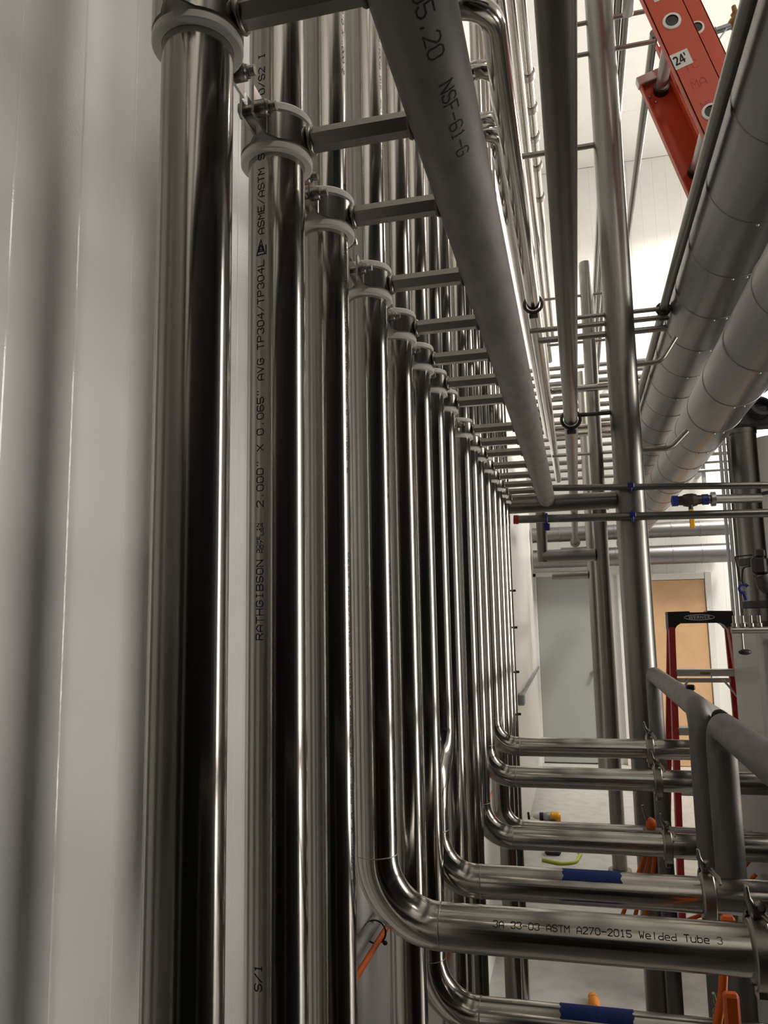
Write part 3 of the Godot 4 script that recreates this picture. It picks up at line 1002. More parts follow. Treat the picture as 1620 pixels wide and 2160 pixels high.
func ladders():
	# extension ladder leaning on the upper duct, rungs along z
	var d := Vector3(0.286, -0.958, 0)
	var n := Vector3(0.958, 0.286, 0)
	var zn := -2.5
	var zf := -2.86
	var o := Vector3(0.322, 3.72, 0)
	var t := thing("extension_ladder", "orange fibreglass extension ladder with a 24' sticker resting on the upper duct", "ladder")
	var bs := Basis(n, -d, Vector3.BACK)
	var W := 0.114
	var L0 := -0.55
	var Ln := 0.79
	# rails: web as plate with holes drawn by collars
	var rail := func(called: String, off: Vector3, start: float, length: float, flip: bool, w: float) -> MeshInstance3D:
		var c := channel(length, w, 0.032, 0.005)
		var p := part(called, c, M.orange, t)
		var b := bs
		if flip: b = Basis(n, -d, Vector3.BACK) * Basis.from_scale(Vector3(1, 1, -1))
		p.transform = Transform3D(b, off + d * start)
		return p
	rail.call("side_rail", o + Vector3(0, 0, zn), L0, Ln - L0, false, W)
	rail.call("side_rail", o + Vector3(0, 0, zf) + n * -0.012, 0.05, Ln - 0.02, true, W)
	rail.call("side_rail", o + Vector3(0, 0, zn - 0.06) + n * (W + 0.004), L0, Ln - L0 - 0.13, false, 0.07)
	rail.call("side_rail", o + Vector3(0, 0, zf + 0.05) + n * (W - 0.035), -0.02, Ln - 0.06, true, 0.07)
	# rungs and their bright collars
	var hole1 := Vector3(0.408, 3.62, 0)
	var step := Vector3(0.098, -0.35, 0)
	for k in [-1, 0, 1]:
		var h: Vector3 = hole1 + step * k
		var rung := part("rung", rod(h + Vector3(0, 0, zn - 0.004), h + Vector3(0, 0, zf + 0.004), 0.021, 20), M.alu, t)
		for e in [[h + Vector3(0, 0, zn + 0.001), 1.0]]:
			var c := MB.new()
			c.lathe(e[0], Vector3.BACK, [Vector2(0.021, -0.004), Vector2(0.021, 0.004), Vector2(0.029, 0.003), Vector2(0.030, -0.001)], 26)
			part("rung_collar", c, M.label, rung)
			var dk := MB.new()
			dk.lathe(e[0], Vector3.BACK, [Vector2(0.0205, 0.0035), Vector2(0.0205, 0.0), Vector2(0.0, 0.0)], 22)
			part("rung_socket", dk, M.darkbox, rung)
		var h2: Vector3 = h + n * 0.085 + d * 0.02 + Vector3(0, 0, zn - 0.059)
		var c2 := MB.new()
		c2.lathe(h2, Vector3.BACK, [Vector2(0.018, -0.003), Vector2(0.018, 0.003), Vector2(0.024, 0.002), Vector2(0.025, -0.001)], 24)
		part("rung_collar", c2, M.label, t)
		var dk2 := MB.new()
		dk2.lathe(h2, Vector3.BACK, [Vector2(0.0175, 0.002), Vector2(0.0175, 0.0), Vector2(0.0, 0.0)], 22)
		part("rung_socket", dk2, M.darkbox, t)
		if k >= 0:
			part("rung", rod(h2 + Vector3(0, 0, -0.01), Vector3(h2.x, h2.y, zf + 0.055), 0.018, 18), M.alu, t)
			var foot := MB.new()
			foot.lathe(h + Vector3(0, 0, zf + 0.004), Vector3.BACK, [Vector2(0.0, 0.0), Vector2(0.028, 0.0), Vector2(0.027, 0.03), Vector2(0.022, 0.034)], 20)
			part("rung_boot", foot, M.black, rung)
			var c3 := MB.new()
			c3.lathe(Vector3(h2.x, h2.y, zf + 0.057), Vector3.BACK, [Vector2(0.018, 0.006), Vector2(0.026, 0.005), Vector2(0.028, 0.0)], 22)
			part("rung_collar", c3, M.label, t)
	# end bracket and rivets of the far rail
	var eb := MB.new()
	var at := o + Vector3(0, 0, zf) + n * -0.012 + d * 0.05
	eb.box(at + n * 0.055 + d * 0.012 + Vector3(0, 0, 0.016), Vector3(0.12, 0.035, 0.036), 0.003, bs)
	part("end_bracket", eb, M.alu, t)
	var rv := MB.new()
	for q in [[0.022, 0.075], [0.05, 0.07], [0.035, 0.105]]:
		rv.ball(at + n * q[0] + d * q[1] + Vector3(0, 0, 0.006), Vector3(0.005, 0.005, 0.003), 10, 6)
	part("rivets", rv, M.alu, t, "stuff")
	# stickers on the near rail
	var st := MB.new()
	var sc := Vector3(0.4285, 3.475, zn + 0.0006)
	st.box(sc, Vector3(0.058, 0.058, 0.001), 0.0, Basis(n, -d, Vector3.BACK))
	var sticker := part("size_sticker", st, M.label, t)
	flat_text("24'", 0.046, sc + Vector3(-0.003, 0.0, 0.001), Basis(n, -d, Vector3.BACK) * Basis(Vector3.BACK, 0.06), M.ink, sticker, "sticker_lettering", 0.72)
	var s2 := MB.new()
	s2.box(Vector3(0.385, 3.745, zn + 0.0006), Vector3(0.075, 0.07, 0.001), 0.0, bs)
	var sticker2 := part("white_sticker", s2, M.label, t)
	var dots := MB.new()
	for q in [-0.012, 0.018]: dots.lathe(Vector3(0.385, 3.745, zn + 0.0012) + n * q + d * 0.022, Vector3.BACK, [Vector2(0.0045, 0), Vector2(0, 0.0002)], 12)
	part("sticker_marks", dots, M.ink, sticker2, "stuff")
	# faded hand lettering down the rail
	var hl := MB.new()
	for q in [["TC", 0.315], ["MAY", 0.385], ["MW", 0.47]]:
		var pos := o + n * 0.028 + d * float(q[1]) + Vector3(0, 0, zn + 0.0004)
		for pl in strokes(q[0], 0.026, 0.030):
			for i in pl.size() - 1:
				var a: Vector2 = pl[i]; var b: Vector2 = pl[i + 1]
				var nn := (b - a).normalized().orthogonal() * 0.0009
				var f := func(p: Vector2) -> Vector3: return pos + n * p.x - d * p.y
				hl.quad(f.call(a + nn), f.call(b + nn), f.call(b - nn), f.call(a - nn))
	part("hand_lettering", hl, M.red, t, "stuff")
	brass_valve()
	step_ladder()

func flat_text(text: String, size: float, at: Vector3, bs: Basis, m: Material, parent: Node3D, called: String, squeeze := 1.0):
	var f := SystemFont.new()
	f.font_names = PackedStringArray(["Droid Sans"])
	f.font_weight = 700
	var tm := TextMesh.new()
	tm.text = text
	tm.font = f
	tm.font_size = 64
	tm.pixel_size = size / 64.0
	tm.depth = 0.0006
	var o := MeshInstance3D.new()
	o.name = called
	o.mesh = tm
	o.material_override = m
	o.transform = Transform3D(bs * Basis.from_scale(Vector3(squeeze, 1, 1)), at)
	parent.add_child(o, true)

func brass_valve():
	var c := Vector3(0.62, 3.74, -2.75)
	var t := thing("small_valve", "grimy brass valve with a dangling hook at the upper right, behind the orange ladder", "valve", "", c)
	var b := MB.new()
	b.tube(PackedVector3Array([Vector3(-0.10, -0.01, 0), Vector3(0.22, 0.05, 0)]), 0.012, 14)
	for q in 5: b.tube(ring_path(Vector3(-0.09 + q * 0.016, -0.008 + q * 0.003, 0), Vector3(0.98, 0.18, 0), 0.013, 0, TAU, 14), 0.0022, 5, false, true)
	part("pipe_nipple", b, M.galv, t)
	var v := MB.new()
	v.ball(Vector3(0.05, 0.022, 0), Vector3(0.034, 0.026, 0.026), 16, 10)
	v.lathe(Vector3(0.05, 0.03, 0), Vector3(-0.15, 1, 0), [Vector2(0.016, 0), Vector2(0.018, 0.03), Vector2(0.01, 0.034), Vector2(0.008, 0.06), Vector2(0, 0.06)], 8)
	part("valve_body", v, M.brass, t)
	var h := MB.new()
	h.tube(bend([Vector3(0.01, 0.0, 0.01), Vector3(-0.02, -0.04, 0.01), Vector3(-0.018, -0.15, 0.01)], 0.02, 6), 0.003, 8)
	h.tube(bend([Vector3(0.06, 0.0, 0.0), Vector3(0.05, -0.10, 0.0), Vector3(0.035, -0.15, 0.0), Vector3(0.02, -0.11, 0)], 0.012, 6), 0.006, 8)
	part("hook_wire", h, M.galv, t)

func step_ladder():
	var c := Vector3(0.655, 0, -4.6)
	var t := thing("step_ladder", "red step ladder with a black top cap standing in front of the tan door", "ladder", "", c)
	var cap := MB.new()
	cap.prism(PackedVector2Array([Vector2(-0.168, 1.665), Vector2(-0.058, 1.667), Vector2(-0.05, 1.660), Vector2(0.035, 1.660), Vector2(0.043, 1.667), Vector2(0.168, 1.664), Vector2(0.176, 1.568), Vector2(0.136, 1.566), Vector2(0.120, 1.588), Vector2(0.100, 1.600), Vector2(-0.105, 1.600), Vector2(-0.124, 1.588), Vector2(-0.137, 1.568), Vector2(-0.170, 1.568)]), 0.13, Vector3(0, 0, -0.11))
	var tc := part("top_cap", cap, M.black, t)
	var lg := MB.new()
	var el := PackedVector3Array()
	for k in 36:
		var a := TAU * k / 36
		el.append(Vector3(-0.005 + cos(a) * 0.078, 1.632 + sin(a) * 0.0145, 0.0205))
	lg.tube(el, 0.0022, 6, false, true)
	part("logo_oval", lg, M.alu, tc)
	flat_text("WERNER", 0.024, Vector3(-0.005, 1.632, 0.0206), Basis.IDENTITY, M.alu, tc, "logo_lettering", 1.15)
	var dz := 0.30
	for s in [-1.0, 1.0]:
		for e in [1.0, -1.0]:
			var top := Vector3(s * 0.152, 1.575, 0.0 if e > 0 else -0.08)
			var bot := Vector3(s * 0.235, 0.0, dz if e > 0 else -0.42)
			var dir := (top - bot).normalized()
			var bx := MB.new()
			var zax := Vector3.RIGHT.cross(dir).normalized()
			var b := Basis(dir.cross(zax).normalized(), dir, zax)
			bx.box((top + bot) / 2, Vector3(0.032, top.distance_to(bot), 0.07 if e > 0 else 0.035), 0.003, b)
			part("side_rail", bx, M.red, t)
			if e > 0:
				var gs := MB.new()
				gs.tube(PackedVector3Array([Vector3(s * 0.158, 1.20, 0.06), Vector3(s * 0.085, 1.30, 0.05)]), 0.006, 8)
				part("brace", gs, M.alu, t)
	for k in 5:
		var y := 1.335 - k * 0.30
		var f := (1.575 - y) / 1.575
		var w := lerpf(0.152, 0.235, f)
		var z := lerpf(0.0, dz, f)
		var sp := MB.new()
		sp.box(Vector3(0, y, z + 0.03), Vector3(w * 2 - 0.02, 0.036, 0.006), 0.002)
		sp.box(Vector3(0, y + 0.015, z), Vector3(w * 2 - 0.02, 0.006, 0.075), 0.002)
		var stp := part("step", sp, M.alu, t)
		if k == 0:
			var lb := MB.new()
			lb.box(Vector3(-0.005, y - 0.002, z + 0.0335), Vector3(0.05, 0.014, 0.001))
			part("step_sticker", lb, M.brass, stp)
		var rb := MB.new()
		rb.box(Vector3(0, y - 0.055, lerpf(-0.08, -0.42, f)), Vector3(w * 2 - 0.02, 0.025, 0.02), 0.002)
		part("rear_brace", rb, M.alu, t)

# ------------------------------------------------------------------ the skid on the right
func skid():
	var f := [
		["grey bent tube frame standing in front of the tall steel post", -2.80, -1.765],
		["grey bent tube frame nearest to the camera at the right edge", -1.53, -0.25]]
	for q in f:
		var m := MB.new()
		var x := 0.238
		m.tube(bend([Vector3(x, 0, q[1]), Vector3(x, 1.452, q[1]), Vector3(x, 1.452, q[2]), Vector3(x, 0, q[2])], 0.05, 10), 0.0255, 36)
		var t := thing("guard_rail", q[0], "frame", "grey tube frames")
		part("bent_tube", m, M.dull, t)
		for z in [q[1], q[2]]:
			var fp := MB.new()
			fp.box(Vector3(x, 0.006, z), Vector3(0.06, 0.012, 0.052), 0.002)
			part("foot_plate", fp, M.satin, t)
	var cb := thing("skid_panel", "grey sheet metal skid side behind the bent tube frames", "panel")
	var m := MB.new()
	for k in 4:
		m = MB.new()
		m.box(Vector3(0.455, 0.0, -3.30 + k * 0.60), Vector3(0.03, 1.30, 0.02), 0.002)
		var po := part("upright", m, M.satin, cb)
		po.position.y = 0.65
	for k in 3:
		m = MB.new()
		m.box(Vector3(0.4365, 0.68, -3.0 + k * 0.60), Vector3(0.006, 1.14, 0.592), 0.002)
		part("side_sheet", m, M.sheet, cb)
	m = MB.new()
	m.box(Vector3(0.452, 1.308, -2.4), Vector3(0.05, 0.016, 1.84), 0.003)
	part("top_rim", m, M.satin, cb)
	# black clips on the near frame
	for z in [[-1.96, "farther"], [-1.63, "nearer"]]:
		m = MB.new()
		m.box(Vector3(0.247, 1.4805, z[0]), Vector3(0.02, 0.012, 0.022), 0.003)
		m.box(Vector3(0.247, 1.4755, z[0]), Vector3(0.012, 0.012, 0.012), 0.001)
		if z[0] < -1.7: solo("spring_clip", m, M.black, "small black clip on top of the farther tube frame", "clip", "black clips")
	m = MB.new()
	m.tube(bend([Vector3(0.262, 1.42, -1.755), Vector3(0.268, 1.452, -1.755), Vector3(0.285, 1.440, -1.74), Vector3(0.284, 1.40, -1.73)], 0.012, 6), 0.008, 8)
	solo("spring_clip", m, M.black, "black hook between the two bent tube frames", "clip", "black clips")
	# valves with orange handles under the level runs
	var defs := [[Vector3(0.15, 1.135, -2.10), 0.022, "orange valve knob just above the lowest far level tube"], [Vector3(0.163, 1.262, -1.10), 0.0, "square orange valve handle showing above the lettered level tube"], [Vector3(0.148, 1.165, -1.02), 0.0, "long orange valve handle at the bottom right corner"]]
	for k in 3:
		var d: Array = defs[k]
		var t := thing("orange_valve", d[2], "valve", "orange handled valves", d[0])
		var b := MB.new()
		if k == 0:
			b.ball(Vector3.ZERO, Vector3(0.013, 0.016, 0.013), 16, 10)
			part("knob", b, M.cord, t)
			b = rod(Vector3(-0.008, 0.0, 0), Vector3(-0.018, 0.045, 0), 0.004, 8)
			part("stem", b, M.bolt, t)
			b = rod(Vector3(-0.02, -0.02, -0.0), Vector3(0.28, -0.02, 0), 0.012, 14)
			part("valve_body", b, M.satin, t)
		else:
			b.box(Vector3(0, 0.0 if k == 1 else 0.02, 0), Vector3(0.017, 0.024 if k == 1 else 0.066, 0.014), 0.003)
			part("handle", b, M.cord, t)
			b = MB.new()
			b.tube(PackedVector3Array([Vector3(0.014, 0.0, -0.004), Vector3(0.26, 0.0, -0.004)]), 0.011, 16)
			b.lathe(Vector3(0.03, 0.0, -0.004), Vector3.RIGHT, [Vector2(0.011, 0), Vector2(0.018, 0.0), Vector2(0.018, 0.02), Vector2(0.011, 0.02)], 6)
			part("valve_body", b, M.satin, t)
	# orange cords hanging below the level tubes
	var cords := [
		[[Vector3(0.145, 1.02, -2.30), Vector3(0.135, 0.985, -2.30), Vector3(0.055, 0.80, -2.30), Vector3(0.05, 0.755, -2.30), Vector3(0.30, 0.80, -2.30), Vector3(0.425, 0.93, -2.30)], "left of three orange cords looped behind the upper blue tape"],
		[[Vector3(0.158, 1.02, -2.31), Vector3(0.152, 0.985, -2.31), Vector3(0.095, 0.80, -2.31), Vector3(0.09, 0.765, -2.33), Vector3(0.30, 0.82, -2.34), Vector3(0.425, 0.96, -2.34)], "middle of three orange cords looped behind the upper blue tape"],
		[[Vector3(0.172, 1.014, -2.32), Vector3(0.170, 0.985, -2.33), Vector3(0.130, 0.80, -2.34), Vector3(0.13, 0.775, -2.36), Vector3(0.30, 0.84, -2.38), Vector3(0.425, 0.99, -2.38)], "right of three orange cords looped behind the upper blue tape"],
		[[Vector3(0.160, 1.235, -1.12), Vector3(0.152, 1.18, -1.11), Vector3(0.138, 1.13, -1.10), Vector3(0.11, 0.7, -1.05), Vector3(0.2, 0.012, -0.9)], "orange cord hanging at the bottom right corner below the lettered tube"]]
	for c in cords:
		m = MB.new()
		m.tube(bend(c[0], 0.05, 5), 0.0055, 10)
		solo("power_cable", m, M.cord, c[1], "cord", "orange cords")

# ------------------------------------------------------------------ fittings at the right edge
func right_cluster():
	# ball valve with a yellow lever between the thin cross pipes
	var c := Vector3(0.508, 2.150, -3.6)
	var t := thing("ball_valve", "ball valve with a yellow lever handle seen between the thin cross pipes", "valve", "", c)
	var b := MB.new()
	b.lathe(Vector3(-0.05, 0, 0), Vector3.RIGHT, [Vector2(0, 0), Vector2(0.020, 0), Vector2(0.022, 0.02), Vector2(0.026, 0.022), Vector2(0.030, 0.04), Vector2(0.030, 0.06), Vector2(0.026, 0.078), Vector2(0.022, 0.08), Vector2(0.020, 0.1), Vector2(0, 0.1)], 20)
	part("valve_body", b, M.bronze, t)
	for s in [-1.0, 1.0]:
		b = MB.new()
		b.lathe(Vector3(0.062 * s, 0, 0), Vector3.RIGHT * s, [Vector2(0.0, -0.012), Vector2(0.024, -0.012), Vector2(0.024, 0.014), Vector2(0.015, 0.016)], 16)
		part("tape_wrap", b, M.blue, t)
	b = MB.new()
	b.tube(PackedVector3Array([Vector3(0.07, 0, 0), Vector3(0.30, 0, -0.05)]), 0.02, 18)
	b.lathe(Vector3(0.085, 0, 0), Vector3.RIGHT, [Vector2(0.02, 0), Vector2(0.032, 0.002), Vector2(0.032, 0.02), Vector2(0.02, 0.022)], 20)
	part("branch_pipe", b, M.satin, t)
	b = MB.new()
	b.lathe(Vector3(0, -0.02, 0.01), Vector3.DOWN, [Vector2(0.010, 0), Vector2(0.010, 0.03), Vector2(0, 0.03)], 10)
	part("stem", b, M.darkbox, t)
	b = MB.new()
	b.box(Vector3(0, -0.085, 0.018), Vector3(0.022, 0.085, 0.009), 0.004)
	part("lever", b, M.yellow, t)
	# upright filter housing
	t = thing("filter_housing", "upright steel filter housing with a dark head at the right edge", "filter", "", Vector3(0.782, 0, -3.78))
	b = MB.new()
	b.lathe(Vector3(0, 1.585, 0), Vector3.UP, [Vector2(0, 0), Vector2(0.035, 0.0), Vector2(0.058, 0.03), Vector2(0.058, 0.88), Vector2(0.061, 0.885), Vector2(0.061, 0.905), Vector2(0.0, 0.905)], 32)
	part("housing", b, M.brushed, t)
	b = MB.new()
	b.box(Vector3(0.05, 2.54, 0.02), Vector3(0.17, 0.10, 0.10), 0.012)
	b.lathe(Vector3(0.06, 2.56, 0.05), Vector3(0.2, 0.3, 0.9), [Vector2(0.05, 0), Vector2(0.05, 0.05), Vector2(0.036, 0.055), Vector2(0.03, 0.02), Vector2(0, 0.02)], 18)
	part("head", b, M.darkbox, t)
	b = MB.new()
	b.box(Vector3(-0.055, 2.53, 0.05), Vector3(0.022, 0.07, 0.012), 0.003, Basis(Vector3.BACK, -0.15))
	part("blue_tag", b, M.blue, t)
	b = MB.new()
	b.tube(bend([Vector3(0.08, 2.58, 0), Vector3(0.05, 2.66, 0), Vector3(0.14, 2.72, 0)], 0.03, 6), 0.035, 18)
	part("outlet_elbow", b, M.white, t)
	for y in [1.67, 1.86]:
		b = MB.new()
		b.lathe(Vector3(0, y, 0), Vector3.UP, [Vector2(0.058, 0), Vector2(0.062, 0.004), Vector2(0.062, 0.03), Vector2(0.058, 0.034)], 28)
		part("band", b, M.darkbox, t)
	# white jacketed riser with yellow stripe
	t = thing("jacketed_riser", "white jacketed riser with a yellow stripe at the right edge", "pipe", "", Vector3(0.941, 0, -3.95))
	b = MB.new()
	b.tube(PackedVector3Array([Vector3(0, 1.585, 0), Vector3(0, 2.48, 0)]), 0.072, 32)
	part("jacket", b, M.white, t)
	b = MB.new()
	b.lathe(Vector3(0, 2.24, 0), Vector3.UP, [Vector2(0.0725, 0), Vector2(0.0735, 0.001), Vector2(0.0735, 0.18), Vector2(0.0725, 0.181)], 16, 2.4, 4.2)
	part("yellow_stripe", b, M.yellow, t)
	b = MB.new()
	b.lathe(Vector3(0, 2.20, 0), Vector3.UP, [Vector2(0.072, 0), Vector2(0.074, 0.001), Vector2(0.074, 0.016), Vector2(0.072, 0.017)], 28)
	part("band", b, M.darkbox, t)
	# four slim risers
	var k := 0
	for x in [0.937, 0.962, 0.988, 1.014]:
		var m := MB.new()
		m.tube(PackedVector3Array([Vector3(x, 0.0, -5.2), Vector3(x, 4.0, -5.2)]), 0.0105, 14)
		solo("slim_riser", m, M.clear if k < 2 else M.brushed, "%s of four slim upright pipes right of the red step ladder" % ORD[k], "pipe", "slim risers")
		k += 1
	# black solenoid valve with blue hose
	t = thing("solenoid_valve", "black solenoid valve with a blue hose loop at the right edge", "valve", "", Vector3(0.722, 1.84, -3.4))
	b = MB.new()
	b.box(Vector3(0, 0.0, 0), Vector3(0.055, 0.075, 0.05), 0.012)
	b.box(Vector3(0.008, 0.05, 0), Vector3(0.034, 0.034, 0.04), 0.006)
	part("coil", b, M.black, t)
	b = MB.new()
	b.lathe(Vector3(0.01, -0.04, 0), Vector3(0.3, -1, 0), [Vector2(0.0, 0), Vector2(0.03, 0.0), Vector2(0.036, 0.04), Vector2(0.024, 0.07), Vector2(0, 0.07)], 16)
	part("valve_body", b, M.darkbox, t)
	b = MB.new()
	b.tube(bend([Vector3(-0.03, 0.0, 0), Vector3(-0.06, -0.005, 0), Vector3(-0.068, -0.06, 0), Vector3(-0.06, -0.08, 0)], 0.02, 5), 0.0035, 8)
	b.tube(PackedVector3Array([Vector3(-0.085, 0.04, 0), Vector3(-0.075, -0.06, 0)]), 0.003, 8)
	b.tube(PackedVector3Array([Vector3(-0.085, 0.04, 0), Vector3(-0.02, 0.045, 0)]), 0.003, 8)
	part("wire", b, M.black, t)
	b = MB.new()
	b.tube(ring_path(Vector3(-0.062, -0.092, 0), Vector3.BACK, 0.017, deg_to_rad(-60), deg_to_rad(190), 18), 0.0065, 10)
	b.tube(PackedVector3Array([Vector3(-0.065, -0.108, 0), Vector3(-0.056, -0.137, 0)]), 0.008, 10)
	part("hose", b, M.blue, t)
	# manifold of fittings below
	t = thing("manifold", "steel manifold of small fittings above the grey control box", "manifold", "", Vector3(0.68, 1.56, -3.52))
	b = MB.new()
	b.tube(PackedVector3Array([Vector3(-0.06, 0.02, 0), Vector3(0.16, 0.02, 0)]), 0.014, 16)
	part("header", b, M.satin, t)
	for q in 4:
		b = MB.new()
		b.lathe(Vector3(-0.045 + q * 0.032, 0.03, 0), Vector3.UP, [Vector2(0.010, 0), Vector2(0.013, 0.004), Vector2(0.013, 0.018), Vector2(0.008, 0.02), Vector2(0.008, 0.05)], 8)
		part("fitting", b, M.bolt, t)
	b = MB.new()
	b.tube(PackedVector3Array([Vector3(-0.02, 0.02, 0), Vector3(-0.02, -0.06, 0)]), 0.007, 10)
	part("drop", b, M.satin, t)
	b = MB.new()
	b.ball(Vector3(-0.015, -0.07, 0.01), Vector3(0.026, 0.012, 0.014), 14, 8)
	part("black_knob", b, M.black, t)
	# control box
	t = thing("control_box", "grey upright control box at the right edge beside the red step ladder", "cabinet", "", Vector3(0.925, 0, -3.84))
	b = MB.new()
	b.box(Vector3(0, 0.79, 0), Vector3(0.40, 1.58, 0.56), 0.012)
	part("body", b, M.cabinet, t)
	b = MB.new()
	b.box(Vector3(0.01, 1.19, 0.284), Vector3(0.34, 0.70, 0.008), 0.004)
	b.box(Vector3(0.01, 0.45, 0.284), Vector3(0.34, 0.70, 0.008), 0.004)
	part("door", b, M.cabinet, t)

# ------------------------------------------------------------------ far end
func back_wall_things():
	# grey door
	var d := MB.new()
	d.box(Vector3(-0.155, 1.065, BACK_Z + 0.03), Vector3(0.60, 2.10, 0.05), 0.004)
	var g := struct("door_1", d, M.graydoor, "plain grey door at the far end")
	var f := MB.new()
	for x in [-0.475, 0.165]: f.box(Vector3(x, 1.08, BACK_Z + 0.035), Vector3(0.04, 2.16, 0.07), 0.004)
	f.box(Vector3(-0.155, 2.14, BACK_Z + 0.035), Vector3(0.68, 0.05, 0.07), 0.004)
	part("door_frame", f, M.white, g)
	f = MB.new()
	f.lathe(Vector3(0.13, 1.0, BACK_Z + 0.055), Vector3.BACK, [Vector2(0.028, 0), Vector2(0.03, 0.008), Vector2(0.012, 0.012), Vector2(0.012, 0.03), Vector2(0.026, 0.036), Vector2(0.026, 0.06), Vector2(0, 0.064)], 18)
	part("door_knob", f, M.satin, g)
	# tan door with white frame
	d = MB.new()
	d.box(Vector3(0.96, 1.02, BACK_Z + 0.03), Vector3(0.86, 2.03, 0.05), 0.004)
	var t := struct("door_2", d, M.tan, "tan wooden door at the far end")
	f = MB.new()
	for x in [0.49, 1.43]: f.box(Vector3(x, 1.06, BACK_Z + 0.035), Vector3(0.07, 2.12, 0.09), 0.004)
	f.box(Vector3(0.96, 2.075, BACK_Z + 0.035), Vector3(0.86, 0.07, 0.09), 0.004)
	part("door_frame", f, M.white, t)
	# jacketed ducts over the doors
	for q in [[2.305, 0.105, "lower jacketed duct running across above the far doors"], [2.58, 0.086, "upper jacketed duct running across above the far doors"]]:
		var du := thing("cross_duct", q[2], "duct", "jacketed ducts over the far doors", Vector3(-0.46, q[0], BACK_Z + 0.32))
		var s := MB.new()
		s.lathe(Vector3.ZERO, Vector3.RIGHT, [Vector2(q[1] - 0.001, -0.003), Vector2(q[1] + 0.003, 0.0), Vector2(q[1] + 0.003, 0.008), Vector2(q[1], 0.011), Vector2(q[1] - 0.001, 0.3)], 32)
		for v in s.v.size():
			if absf(s.n[v].x) < 0.3: s.n[v] = Vector3(0, s.v[v].y, s.v[v].z).normalized()
		var sm := s.mesh()
		for k in 7:
			var o := part("jacket_section", sm, M.jacket, du)
			o.position.x = 0.3 * k
	# rack of thin tubes across the back wall
	var rng := RandomNumberGenerator.new()
	rng.seed = 77
	for k in 15:
		var y := 3.18 + k * 0.092
		var r := rng.randf_range(0.016, 0.028)
		solo("rack_tube", rod(Vector3(-0.44, y, BACK_Z + 0.55), Vector3(1.75, y, BACK_Z + 0.55), r, 14), M.brushed, "thin level tube high on the back wall, %s from the bottom of the rack" % ORD[k], "pipe", "rack tubes on the back wall")
	var rk := thing("tube_rack", "upright steel channels holding the thin tubes on the back wall", "rack")
	for x in [-0.3, 0.55, 1.4]:
		var b := MB.new()
		b.box(Vector3(x, 3.8, BACK_Z + 0.50), Vector3(0.04, 1.5, 0.03), 0.003)
		b.box(Vector3(x, 4.4, BACK_Z + 0.26), Vector3(0.04, 0.04, 0.5), 0.003)
		b.box(Vector3(x, 3.2, BACK_Z + 0.26), Vector3(0.04, 0.04, 0.5), 0.003)
		part("channel", b, M.galv, rk)
	# thin conduits on the far wall
	var m := MB.new()
	m.tube(bend([Vector3(0.79, 7.19, BACK_Z + 0.06), Vector3(0.79, 5.95, BACK_Z + 0.06), Vector3(0.45, 5.5, BACK_Z + 0.06)], 0.15, 8), 0.034, 16)
	solo("wall_conduit", m, M.galv, "grey conduit dropping down the bright back wall and bending left", "conduit")
	m = MB.new()
	m.tube(PackedVector3Array([Vector3(WALL_X + 0.02, 1.08, BACK_Z + 0.12), Vector3(WALL_X + 0.02, 1.02, -6.4)]), 0.013, 12)
	m.box(Vector3(WALL_X + 0.025, 1.01, -6.3), Vector3(0.05, 0.09, 0.12), 0.008)
	solo("wall_conduit", m, M.galv, "thin conduit along the far part of the left wall", "conduit")
	# low conduit with tied orange cord behind the tubes
	m = MB.new()
	m.tube(PackedVector3Array([Vector3(WALL_X + 0.016, 0.985, -0.9), Vector3(WALL_X + 0.016, 0.985, -5.4)]), 0.0125, 16)
	solo("wall_conduit", m, M.galv, "grey conduit low on the left wall behind the lettered elbow", "conduit")
	var t2 := thing("cable", "orange cord tied along the conduit low on the left wall", "cord")
	m = MB.new()
	m.tube(bend([Vector3(WALL_X + 0.034, 0.962, -0.9), Vector3(WALL_X + 0.034, 0.962, -2.4), Vector3(WALL_X + 0.034, 0.80, -3.8), Vector3(WALL_X + 0.034, 0.75, -5.4)], 0.4, 8), 0.0065, 10)
	part("cord_body", m, M.cord, t2)
	m = MB.new()
	m.tube(ring_path(Vector3(WALL_X + 0.024, 0.976, -1.73), Vector3.BACK, 0.024, 0, TAU, 18), 0.002, 6, false, true)
	m.ball(Vector3(WALL_X + 0.046, 0.955, -1.73), Vector3(0.006, 0.005, 0.005), 8, 5)
	part("zip_tie", m, M.black, t2)

